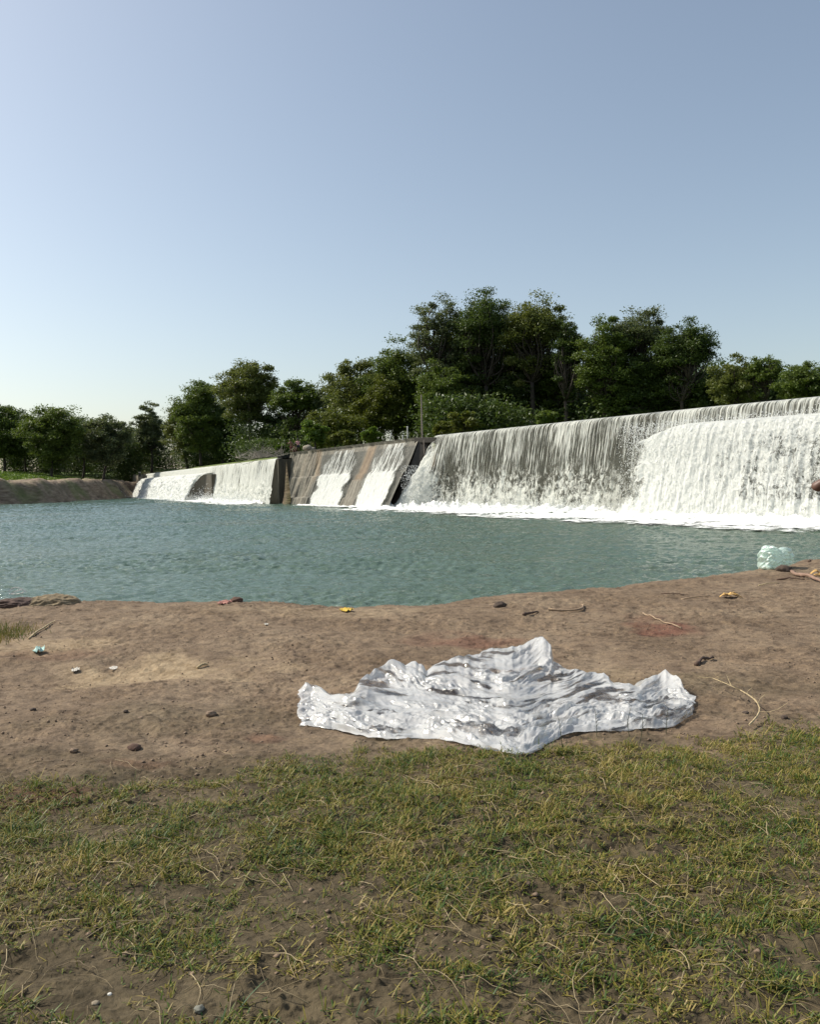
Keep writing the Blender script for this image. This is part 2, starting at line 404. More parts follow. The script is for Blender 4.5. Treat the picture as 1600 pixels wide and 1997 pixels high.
# ---------------------------------------------------------------- dam masonry
def concrete(name, cols, scale=.8, streak=True, bump=.6):
    m = NM(name); c = m.coord()
    a = m.noise(m.mapp(c, (1, 1, .22) if streak else (1, 1, 1)), scale*2.2, 8, .65, .3)
    b = m.noise(c, scale*9, 6, .65)
    n = m.math('ADD', m.math('MULTIPLY', a, .65), m.math('MULTIPLY', b, .35))
    st = [(.34+.3*i/(len(cols)-1), cc) for i, cc in enumerate(cols)]
    return m.done(m.bsdf(m.ramp(n, st), m.mr(b, .3, .7, .5, .9), m.bump(n, bump, .08)))
M_WET = concrete('wet_masonry', [(.018, .016, .011), (.05, .043, .028), (.085, .072, .048)])
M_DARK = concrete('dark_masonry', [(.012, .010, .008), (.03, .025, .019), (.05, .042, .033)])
M_PALE = concrete('pale_concrete', [(.12, .10, .075), (.28, .245, .19), (.42, .37, .29)])

def wall_strip(mb, line, t0, t1, n, front, zt, zb, thick):
    t = np.linspace(t0, t1, n); P, L = line_eval(line, t); N = normals2d(P)
    if (N[n//2] @ (-P[n//2])) < 0: N = -N
    A = P+N*front; B = P-N*thick
    V = []
    for i in range(n):
        V += [(A[i, 0], A[i, 1], zb), (A[i, 0], A[i, 1], zt), (B[i, 0], B[i, 1], zt), (B[i, 0], B[i, 1], zb)]
    F = []
    for i in range(n-1):
        a = 4*i; b = a+4
        F += [(a, b, b+1, a+1), (a+1, b+1, b+2, a+2), (a+2, b+2, b+3, a+3), (a+3, b+3, b, a)]
    F += [(0, 1, 2, 3), (4*n-1, 4*n-2, 4*n-3, 4*n-4)]
    mb.add(V, F)
ZR = 6.1
# right weir
weir = empty('weir', (17.3, 47.3, 0)); tag(weir, 'long high weir wall running off the right side under a curtain of water', 'weir')
mb = MB(); wall_strip(mb, CR, 0, 1, 40, 0, ZR, -1.6, 2.2); mb.build('wall', M_WET, weir)
mb = MB(); T_LEDGE = .50; wall_strip(mb, CR, T_LEDGE, 1, 26, 1.25, 4.95, -1.6, -.01); mb.build('apron_block', M_WET, weir)
# left weir
weirL = empty('weir', (-28, 119, 0)); tag(weirL, 'lower far weir wall at the left between the earth bank and the sloping block', 'weir')
ZL = 5.0
mb = MB(); wall_strip(mb, LC, 0, 1, 14, 0, ZL, -1.6, 2.0); mb.build('wall', M_WET, weirL)
mb = MB(); wall_strip(mb, LC, .03, .71, 12, 1.1, 3.85, -1.6, -.01); mb.build('apron_block', M_WET, weirL)

# middle sloping block
BL = at(541, 983, z=0); BR = at(757, 992, z=0); TL = at(566, 884, Y=91.5); TR = at(815, 855, Y=72.0)
mid = empty('spillway_block', tuple((BL+BR)/2)); tag(mid, 'sloping concrete block of the dam with tan dry ribs and two wet chutes', 'spillway')
def slope_pt(s, t):   # s 0..1 along, t 0..1 up
    s = np.asarray(s)[..., None]; t = np.asarray(t)[..., None]
    bot = BL*(1-s)+BR*s; top = TL*(1-s)+TR*s
    return bot*(1-t)+top*t
nrm = np.cross(BR-BL, TL-BL); nrm /= np.linalg.norm(nrm)
if nrm @ (EYE-BL) < 0: nrm = -nrm
def slope_mat():
    m = NM('slope_concrete'); c = m.coord(); uv = m.n('UVMap').outputs[0]
    a = m.noise(m.mapp(uv, (1.5, .12, 1)), 1, 6, .65, .2); b = m.noise(m.mapp(uv, (1, 1, 1)), 2.3, 8, .68)
    n = m.math('ADD', m.math('MULTIPLY', a, .6), m.math('MULTIPLY', b, .4))
    grey = m.ramp(n, [(.34, (.022, .022, .017)), (.5, (.070, .070, .057)), (.66, (.15, .145, .118))])
    tan = m.ramp(n, [(.34, (.075, .062, .042)), (.48, (.24, .205, .15)), (.62, (.43, .385, .305))])
    org = m.ramp(n, [(.36, (.14, .08, .035)), (.6, (.36, .235, .12))])
    col = m.mix(m.attr('tan'), grey, tan); col = m.mix(m.attr('orange'), col, org)
    return m.done(m.bsdf(col, .75, m.bump(n, .8, .1)))
ns, nt_ = 420, 130
S, T = np.meshgrid(np.linspace(0, 1, ns), np.linspace(-.16, 1, nt_))
P = slope_pt(S, T); L_M = np.linalg.norm(BR-BL); H_M = np.linalg.norm(TL-BL)
d = .05*fbm(S*L_M*.9, T*1.2, 3, 4)
dry = sstep(.02, -.02, S-(.352-.07*T) + .012*np.sin(T*9))
ribs = dry*(.16*np.abs(perlin(S*L_M*1.3, T*.8, 88))*1.8+.05*perlin(S*L_M*4, T*3, 9))
step = -.16*sstep(.50, .53, T+.008*perlin(S*30, T*0, 4))*(1-.6*dry)      # seam across: upper part set back
step2 = np.where(S < .67, .22, .10)*sstep(.15, .12, T)*((S < .35) | ((S > .66) & (S < .76)))
jog = .14*((S > .27) & (S < .35) & (T < .52)) + .16*((S > .66) & (S < .755) & (T < .42))
d = d - ribs + step + step2 + jog
d *= sstep(1.0, .97, T)
P = P + nrm*d[..., None]
tanA = np.clip(dry*.7*(.45+.5*perlin(S*L_M*.8, T*2, 5)+.35*T), 0, 1); tanA = np.maximum(tanA, .35*((S > .66) & (S < .755) & (T < .42)))
sw = S - .0*T
org = .4*sstep(.035, .01, np.abs(S-.35+.07*T-.012*np.sin(T*5)))*sstep(.35, .6, T)*.8 + .6*sstep(.045, .02, np.abs(S-.70))*sstep(.38, .46, T)*.75*sstep(1.0, .93, T)
tanA = np.where(T > .9, np.maximum(tanA*.9, .25+.2*perlin(S*L_M, T*10, 77)), tanA)
mesh_np('sloping_face', P.reshape(-1, 3), gridF(nt_, ns), slope_mat(), mid, smooth=True,
        uv=np.stack([S*L_M, T*H_M], -1).reshape(-1, 2), attrs=dict(tan=np.clip(tanA, 0, 1), orange=np.clip(org, 0, 1)))
BRB = np.array([CR[0][0]-.3, CR[0][1]+.6, 0]); BLB = BL+np.array([1.8, 6.5, 0])
lo = np.array([0, 0, -1.6])
inn = -nrm*.9
q = [BL+inn+lo, BR+inn*.2+lo, BRB+lo, BLB+lo, TL+inn, TR+inn*.2, np.array([BRB[0], BRB[1], TR[2]-.03]), np.array([BLB[0], BLB[1], TL[2]-.03])]
mb = MB(); mb.hexa(q); mb.build('core', M_DARK, mid)
# coping along the top
mb = MB()
bk = np.array([.95, 1.5, 0])
mb.hexa([TL-nrm*.3+(0, 0, -.25), TR-nrm*.3+(0, 0, -.25), TR+bk+(0, 0, -.25), TL+bk+(0, 0, -.25), TL+nrm*.06+(0, 0, .07), TR+nrm*.06+(0, 0, .07), TR+bk+(0, 0, .07), TL+bk+(0, 0, .07)])
mb.build('coping', concrete('coping_concrete', [(.07, .065, .05), (.17, .155, .12), (.26, .24, .19)]), mid, bevel=.04)
# pier left of it; the shade on this wall is put into its dark colour
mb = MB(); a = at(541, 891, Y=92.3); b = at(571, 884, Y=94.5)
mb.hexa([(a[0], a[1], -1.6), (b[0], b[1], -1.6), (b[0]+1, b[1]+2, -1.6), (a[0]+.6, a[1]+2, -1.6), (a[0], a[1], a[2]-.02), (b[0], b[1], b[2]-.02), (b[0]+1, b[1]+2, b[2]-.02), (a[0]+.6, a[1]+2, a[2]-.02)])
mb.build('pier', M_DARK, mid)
# dark top slab between block and right curtain
mb = MB(); a = at(806, 853.5, Y=72.2); b = at(851, 853, Y=70.9)
mb.hexa([(a[0]+.1, a[1], a[2]-.45), (b[0], b[1], b[2]-.45), (b[0]+.8, b[1]+1.6, b[2]-.45), (a[0]+1, a[1]+1.8, a[2]-.45), (a[0]+.1, a[1], a[2]), (b[0], b[1], b[2]), (b[0]+.8, b[1]+1.6, b[2]), (a[0]+1, a[1]+1.8, a[2])])
mb.build('top_slab', M_DARK, mid, bevel=.03)

# left abutment
A0 = at(266, 972, z=0); ab = empty('abutment', (-60, 180, 0)); tag(ab, 'pale concrete abutment where the far weir meets the earth bank', 'abutment')
def box_px(mb, x0, x1, yt, yb, Y, dep, skew=0):
    a = at(x0, yb, Y=Y); b = at(x1, yb, Y=Y); c = at(x1, yt, Y=Y); e = at(x0, yt, Y=Y)
    D = np.array([-.3*dep, dep, 0])
    mb.hexa([a, b, b+D, a+D, e, c, c+D, e+D])
AL = np.array([(-71.5, 211.0), (-62.0, 190.4)]); mb = MB(); wall_strip(mb, AL, 0, 1, 3, 1.9, 5.1, -1.6, 1.2); mb.build('wall', M_PALE, ab)
AL2 = np.array([(-61.9, 190.2), (-59.3, 184.6)]); mb = MB(); wall_strip(mb, AL2, 0, 1, 3, 1.6, 4.8, -1.6, 1.2); mb.build('stepped_end', M_PALE, ab)
mb = MB(); box_px(mb, 283.5, 288, 927, 942, 181, 2); mb.build('block', M_DARK, ab)
ps = empty('post', tuple(at(272, 930, Y=165))); tag(ps, 'short dark post with a pale cap standing on the far abutment', 'post')
mb = MB(); box_px(mb, 270, 274.5, 922.5, 929.5, 165, .6); mb.build('shaft', M_DARK, ps)
mb = MB(); box_px(mb, 269.6, 274.8, 920.3, 922.4, 164.9, .8); mb.build('cap', M_PALE, ps)

# ---------------------------------------------------------------- falling water
def prof_main(T, V):      # crest lip then free fall
    th = np.clip(V/.12, 0, 1)
    lip = -1.0+1.0*np.sin(th*np.pi/2)
    s = np.clip((V-.12)/.88, 0, 1)
    off = np.where(V < .12, lip-.02, .02+1.15*s**.7*.75+.25*s)
    z = np.where(V < .12, ZR+.16-.26*(1-np.cos(th*np.pi/2)), ZR-.10-s*(ZR-.02))
    off = off+2.9*sstep(.05, .0, T)*s**1.25
    return off+.12, z
tl = .50
def den_main(T, V):
    lip = sstep(.16, .04, V)
    dn = .50+.18*sstep(.5, 1, V)+.70*sstep(.035, 0, T)*sstep(.15, .6, V)
    dn = dn + .2*sstep(.03, .0, V-.12)*0 - .55*sstep(.5, 1.0, V)*sstep(tl, tl+.04, T)*0
    return dn - .06*sstep(.2, .5, V)+.14*lip + .12*perlin(T*22, V*2, 9)
def fro_main(T, V):
    e = .45+.10*perlin(T*30, T*0, 3)+.06*perlin(T*110, V*3, 4)
    return sstep(e, e+.22, V)*sstep(.0, .02, T)+.9*sstep(.03, .005, T)
def skew_main(T, V): return -sstep(.05, 0, T)*.6*V**1.3
sheet('waterfall', CR, prof_main, 1500, 90, M_CURT, 1, den_main, fro_main, label='tall curtain of thin water strands falling from the long right hand crest', ridg=.05, frz=.10, skew=skew_main)
# right ledge cascade
def prof_ledge(T, V):
    e = sstep(T_LEDGE-.035, T_LEDGE+.05, T)
    a = np.clip(V/.22, 0, 1); s = np.clip((V-.22)/.78, 0, 1)
    off = np.where(V < .22, .5+1.15*a, 1.65+1.5*s**.75)
    zt = 5.30-.9*(1-e)**1.5
    z = np.where(V < .22, zt-.20*a**2, (zt-.20)*(1-s**1.15)+.0)
    return off, z
def den_ledge(T, V):
    e = sstep(T_LEDGE-.045, T_LEDGE+.035, T+.012*perlin(T*20, V*6, 71))
    topw = sstep(.42, .2, V)
    return .12+.53*e + .34*topw*e + .24*sstep(.8, 1, V) - .20*sstep(T_LEDGE+.05, T_LEDGE+.3, T)*sstep(.30, .6, V)+.07*perlin(T*40, V*3, 61) + .15*sstep(T_LEDGE+.12, T_LEDGE+.04, T)*e
sheet('waterfall', CR, prof_ledge, 900, 120, M_FROTH, 2, den_ledge, lambda T, V: np.clip(.85+0*T, 0, 1), t0=T_LEDGE-.045, t1=1,
      label='white frothing cascade bursting off the lower ledge at the right', ridg=.09, frz=.09, skew=lambda T, V: -sstep(T_LEDGE+.03, T_LEDGE-.04, T)*1.2*V)
# left weir
def prof_left(T, V):
    th = np.clip(V/.12, 0, 1); s = np.clip((V-.12)/.88, 0, 1)
    off = np.where(V < .12, -.8+.8*np.sin(th*np.pi/2), .9*s**.8)
    z = np.where(V < .12, ZL+.14-.2*(1-np.cos(th*np.pi/2)), (ZL-.06)*(1-s))
    return off+.1, z
sheet('waterfall', LC, prof_left, 700, 60, M_CURT, 3, lambda T, V: .66+.2*sstep(.55, 1, V)+.12*perlin(T*30, V*2, 19)+.15*sstep(.7, .6, T), lambda T, V: sstep(.45, .8, V+.1*perlin(T*40, T*0, 5)),
      t0=.01, t1=.995, label='far curtain of strands falling from the lower left weir beside the sloping block', ridg=.06, frz=.2)
def prof_ll(T, V):
    a = np.clip(V/.12, 0, 1); s = np.clip((V-.12)/.88, 0, 1)
    off = np.where(V < .12, .3+1.0*a, 1.3+2.4*s**.8); z = np.where(V < .12, 4.15-.2*a, 3.95*(1-s**1.1))
    return off, z
def den_ll(T, V):
    gap = sstep(.012, .004, np.abs(T-.36-.01*V))*sstep(.2, .4, V)*sstep(1, .8, V)
    return .98 - .45*gap + .08*perlin(T*30, V*3, 11)
sheet('waterfall', LC, prof_ll, 600, 60, M_FROTH, 4, den_ll, lambda T, V: .7+0*T, t0=.03, t1=.685,
      label='solid white cascade sliding down the apron of the far left weir', ridg=.12, frz=.3, skew=lambda T, V: -sstep(.64, .69, T)*V*9)

# chutes on the sloping block
def chute(s0, s1, t_top, seed, label, st0=.97):
    nu, nv = 240, 130
    U, V = np.meshgrid(np.linspace(s0, s1, nu), np.linspace(0, 1, nv))
    T = t_top*(1-V) - .03*V
    e = np.minimum(U-s0, s1-U)/(s1-s0)
    P = slope_pt(U, T)
    d = .10 + .05*fbm(U*L_M*3, T*6, seed, 3) + .26*sstep(.55, .5, T)*.6
    P = P + nrm*d[..., None]
    wid = sstep(0, .16, e + .10*perlin(U*0+seed, T*5, 2) - .10*sstep(.6, 1.0, T))
    den = .21+.50*wid + .17*sstep(.8, .2, T) + .10*perlin(U*60, T*4, seed+3) + .10*sstep(.55, .5, T)
    o = mesh_np('waterfall', P.reshape(-1, 3), gridF(nv, nu), M_TRICK, smooth=True, uv=np.stack([U*L_M, -T*H_M], -1).reshape(-1, 2),
                attrs=dict(den=den, fro=np.clip(.15+.45*sstep(.75, .35, T), 0, 1)))
    tag(o, label, 'waterfall', kind='structure')
chute(.345, .665, .93, 5, 'broad white trickle down the left chute of the sloping block')
chute(.745, .99, .95, 6, 'narrow white trickle down the right chute of the sloping block')

# ---------------------------------------------------------------- foam on the pool
def foam_mat():
    m = NM('foam'); c = m.coord(); den = m.attr('den')
    n = m.noise(m.mapp(c, (1, 1, 1)), 1.1, 9, .7, .5); n2 = m.noise(c, 7, 5, .65)
    v = m.math('ADD', m.math('ADD', m.math('MULTIPLY', n, .7), m.math('MULTIPLY', n2, .3)), den)
    f = m.mr(v, .90, 1.0)
    b = m.bsdf((.86, .88, .86), .6, m.bump(m.math('ADD', n, n2), .6, .12))
    return m.done(m.mixs(f, m.n('BsdfTransparent').outputs[0], b))
M_FOAM = foam_mat()
def foam(line, t0, t1, n, w0, w1, seed, label, base=.3, heap=.35, dens=1.0, taper=(1, 1)):
    t = np.linspace(t0, t1, n); P, L = line_eval(line, t); N = normals2d(P)
    if (N[n//2] @ (-P[n//2])) < 0: N = -N
    N = np.stack([np.convolve(np.pad(N[:, k], 40, 'edge'), np.ones(81)/81, 'valid') for k in (0, 1)], -1)
    nv = 90; V, T = np.meshgrid(np.linspace(0, 1, nv), t, indexing='ij')
    off = w0 + V*w1*(np.linspace(*taper, n)[None])
    X = P[None, :, 0]+N[None, :, 0]*off; Y = P[None, :, 1]+N[None, :, 1]*off
    lump = np.maximum(0, fbm(X*1.3, Y*1.3, seed, 4, .6)+.25)
    Z = .03+.05+heap*lump*sstep(.5, .0, V)**1.2 + .06*perlin(X*2, Y*2, seed+2)*sstep(1, .6, V)
    den = base+.45*dens*sstep(1.0, .08, V+.20*fbm(X*.35, Y*.35, seed+5, 3)) - .2*sstep(.8, 1, V)
    ed = np.minimum(T-t0, t1-T)/(t1-t0); den = den - .5*sstep(.03, 0, ed)
    o = mesh_np('foam', np.stack([X, Y, Z], -1).reshape(-1, 3), gridF(nv, n), M_FOAM, smooth=True, attrs=dict(den=den))
    tag(o, label, 'foam', kind='stuff')
foam(np.vstack([[-2.6, 72.5], [.3, 70.2], CR[1:]]), 0, 1, 700, -.2, 11.0, 3, 'broad white foam belt along the foot of the right hand weir', .36, .5, 1.0, (.85, 1.55))
foam(np.vstack([[-58.0, 182], LC[1:-1], [-14.9, 91]]), .0, 1, 400, 1.0, 5.5, 13, 'white foam at the foot of the far left weir', .33, .4)
foam(np.vstack([[-12.4, 85], [-2, 68.9]]), .1, 1, 200, -.3, 2.6, 23, 'thin foam line below the sloping block', .18, .12, .9)

# ---------------------------------------------------------------- flying drops
M_DROP = NM('spray'); M_DROP = M_DROP.done(M_DROP.bsdf((.88, .9, .88), .35, IOR=1.33))
def drops(line, t0, t1, n, f, seed, label):
    r = np.random.default_rng(seed); t = r.uniform(t0, t1, n); P, L = line_eval(line, t)
    Pd, _ = line_eval(line, np.clip(t+.002, 0, 1)); D = Pd-P; D /= (np.linalg.norm(D, axis=1)[:, None]+1e-9)
    N = np.stack([D[:, 1], -D[:, 0]], -1); N *= np.sign(np.sum(N*(-P), 1))[:, None]
    off, z, size = f(t, r, n)
    C = np.stack([P[:, 0]+N[:, 0]*off, P[:, 1]+N[:, 1]*off, z], -1)
    o4 = np.array([(1, 0, -.5), (-.5, .87, -.5), (-.5, -.87, -.5), (0, 0, 1.1)])
    V = (C[:, None]+o4[None]*(size*r.uniform(.6, 1.4, n))[:, None, None]).reshape(-1, 3)
    b = np.arange(n)[:, None, None]*4; F = (b+np.array([(0, 2, 1), (0, 1, 3), (1, 2, 3), (2, 0, 3)])[None]).reshape(-1, 3)
    tag(mesh_np('spray', V, F, M_DROP), label, 'spray', kind='stuff')
drops(CR, 0, 1, 26000, lambda t, r, n: (1.2+r.exponential(.5, n)+1.3*(t > T_LEDGE), .05+np.abs(r.exponential(.28, n)), .022), 1, 'fine white spray jumping along the foot of the right weir')
drops(CR, T_LEDGE-.03, 1, 30000, lambda t, r, n: (1.0+r.uniform(0, 1, n)**.7*2.2+r.normal(0, .12, n), 5.35-r.uniform(0, 1, n)**1.2*5.2+r.normal(0, .12, n), .026), 2, 'white drops thrown out over the right hand cascade')
drops(CR, 0, .03, 5000, lambda t, r, n: (.5+r.uniform(0, 1, n)*3.2, r.uniform(0, 1, n)**1.9*3.6, .028), 3, 'spray beside the left end of the tall curtain')
drops(LC, .03, .97, 9000, lambda t, r, n: (1.2+r.exponential(1, n), .05+np.abs(r.exponential(.4, n)), .05), 4, 'spray at the foot of the far left weir')

# upstream water, level with the crest
def upstream():
    mb = MB()
    for line, zz, dp in ((CR, ZR+.15, 8), (LC, ZL+.13, 7)):
        n = 30; P, L = line_eval(line, np.linspace(.004, 1, n)); N = normals2d(P)
        if (N[n//2] @ (-P[n//2])) > 0: N = -N
        A = P+N*.85; B = P+N*dp; V = []
        for i in range(n): V += [(A[i, 0], A[i, 1], zz), (B[i, 0], B[i, 1], zz)]
        mb.add(V, [(2*i, 2*i+1, 2*i+3, 2*i+2) for i in range(n-1)])
    tag(mb.build('water', M_WATER), 'calm water held behind the weir crest', 'water', kind='structure')
upstream()
# ---------------------------------------------------------------- trees
def leaf_mat(name, base, var=.35, trans=.32):
    m = NM(name); g = m.n('NewGeometry').outputs['Random Per Island']; c = m.coord()
    n = m.noise(c, .55, 3, .5)
    v = m.math('ADD', m.math('MULTIPLY', g, .5), m.math('MULTIPLY', n, .6))
    dk = tuple(x*(1-var) for x in base); lt = (base[0]*(1+var*1.5), base[1]*(1+var), base[2]*(1+var*.4))
    col = m.ramp(v, [(.25, dk), (.55, base), (.85, lt)])
    b = m.bsdf(col, .5, Specular_IOR_Level=.35)
    t = m.n('BsdfTranslucent'); m.l(m.mix(.5, col, (base[0]*1.6, base[1]*1.5, base[2]*.6)), t.inputs[0])
    return m.done(m.mixs(trans, b, t.outputs[0]))
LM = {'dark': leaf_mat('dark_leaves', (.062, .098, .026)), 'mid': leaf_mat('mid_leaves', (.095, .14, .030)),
      'yellow': leaf_mat('yellowish_leaves', (.10, .125, .022)), 'olive': leaf_mat('olive_leaves', (.118, .145, .04)),
      'bright': leaf_mat('bright_leaves', (.10, .165, .025)), 'grey': leaf_mat('greyish_leaves', (.105, .135, .065))}
M_BARK = simple('bark', (.045, .036, .028), .9, .4, 8, .8, .03)
M_PALEBARK = simple('pale_bark', (.19, .17, .14), .9, .3, 8, .6, .03)
def leaves_at(C, size, r, flat=.5):
    n = len(C)
    a = r.normal(size=(n, 3)); a[:, 2] *= .6; a /= np.linalg.norm(a, axis=1)[:, None]
    nz = r.normal(size=(n, 3))*(1-flat); nz[:, 2] += flat*1.4
    b = np.cross(nz, a); b /= (np.linalg.norm(b, axis=1)[:, None]+1e-6)
    s = (size*r.uniform(.55, 1.3, n))[:, None]
    V = np.stack([C-a*s, C+b*s*.48+a*s*.05, C+a*s, C-b*s*.48+a*s*.1], 1).reshape(-1, 3)
    return V, np.arange(4*n).reshape(-1, 4)
def crown_points(r, cen, rad, nblob, nleaf, blobr, shape='round', gap=.0, up=.25):
    """leaf points gathered in clumps spread over an ellipsoid"""
    out = []; bc = []
    tries = 0
    while len(bc) < nblob and tries < 5000:
        tries += 1
        d = r.normal(size=3); d /= np.linalg.norm(d)
        if shape == 'umbrella' and r.uniform() < .72: d[2] = abs(d[2])*.9+.05
        rr = r.uniform(.12, 1.0)**.5
        k = d*rr
        if shape == 'umbrella' and r.uniform() < .35: k[2] = max(k[2], .35)
        k = k*(1+.22*r.normal())
        n_ = np.linalg.norm(k)
        if n_ > 1.08: k = k/n_*1.08
        p = cen+k*rad
        bc.append(p)
    bc = np.array(bc)
    per = r.dirichlet(np.ones(nblob)*2.5)*nleaf
    for p, m in zip(bc, per):
        m = int(m)+6
        br = blobr*r.uniform(.6, 1.35)
        q = r.normal(size=(m, 3)); q /= np.linalg.norm(q, axis=1)[:, None]
        q *= (r.uniform(size=(m, 1))**.62)*(1+.30*np.minimum(np.abs(r.normal(size=(m, 1))), 1.6))
        q[:, 2] = q[:, 2]*.68 + .10
        out.append(p+q*br*np.array([1, 1, .85]))
    return np.concatenate(out), bc
def curve(a, b, r, bend=.15, n=7, sag=0.):
    L = np.linalg.norm(b-a); o = r.normal(size=3)*L*bend; t = np.linspace(0, 1, n)[:, None]
    return a*(1-t)+b*t + o*np.sin(t*np.pi) + np.array([0, 0, sag*L])*np.sin(t*np.pi)
def gz(x, y, dflt=None):
    z, s1, s2 = far_h(np.array([[x]]), np.array([[y]])); return float(z[0, 0])
def tree(seed, cx, ty, w, by, Y, kind, label, shape='round', dens=1.0, base_px=None, pale=False, leaf=.26, nb=26, group='trees beyond the weir', bend=.13, blob=.27, name='tree', stems=1, parts=True):
    """cx, ty, w, by: crown middle, top, width and bottom in photo pixels at the depth Y"""
    r = np.random.default_rng(seed)
    top = at(cx, ty, Y=Y); bot = at(cx, by, Y=Y); half = w/2/FOC*Y
    cen = (top+bot)/2; rad = np.array([half, half*.85, (top[2]-bot[2])/2])*1.0
    bx = at(base_px if base_px is not None else cx, 900, Y=Y)
    g = max(gz(bx[0], bx[1]), .3)
    base = np.array([bx[0], bx[1], g-.1])
    root = empty(name, tuple(base)); tag(root, label, 'bush' if name in ('bush', 'shrub') else 'tree', group)
    vol = rad[0]*rad[1]*rad[2]
    nl = int(dens*min(44000, max(6000, 1500*(rad[0]*rad[2])/(leaf/.22)**1.4 )))
    pts, bc = crown_points(r, cen, rad, nb, nl, blob*float(np.mean(rad)), shape)
    V, F = leaves_at(pts, leaf, r)
    mesh_np('crown', V, F, LM[kind], root)
    mb = MB(); H = top[2]-base[2]; tr = .018*H+.06
    for s in range(stems):
        b0 = base+np.array([r.normal()*.3*(s > 0), 0, 0])
        fork = np.array([base[0]*.45+cen[0]*.55, cen[1], max(bot[2], base[2]+.25*H)+ .08*H]) + r.normal(size=3)*np.array([.3, .3, .2])*(1+s)
        c = curve(b0, fork, r, .03, 8); mb.tube(c, np.linspace(tr, tr*.62, 8)/(1+.3*s), 8)
        topc = np.array([cen[0], cen[1], top[2]-.18*(top[2]-bot[2])])
        c2 = curve(fork, topc, r, .06, 8); mb.tube(c2, np.linspace(tr*.6, tr*.12, 8), 6)
        k = 0
        for p in bc[r.permutation(len(bc))[:max(10, int(len(bc)*.38))]]:
            tt = r.uniform(0, .65); st = c2[int(tt*7)] if p[2] > fork[2] else c[-1-int(r.uniform(0, 2))]
            cc = curve(st, p, r, bend, 7, -.06); mb.tube(cc, np.linspace(tr*.34, tr*.06, 7), 5)
    mb.build('trunk', M_PALEBARK if pale else M_BARK, root, smooth=True)
    return root
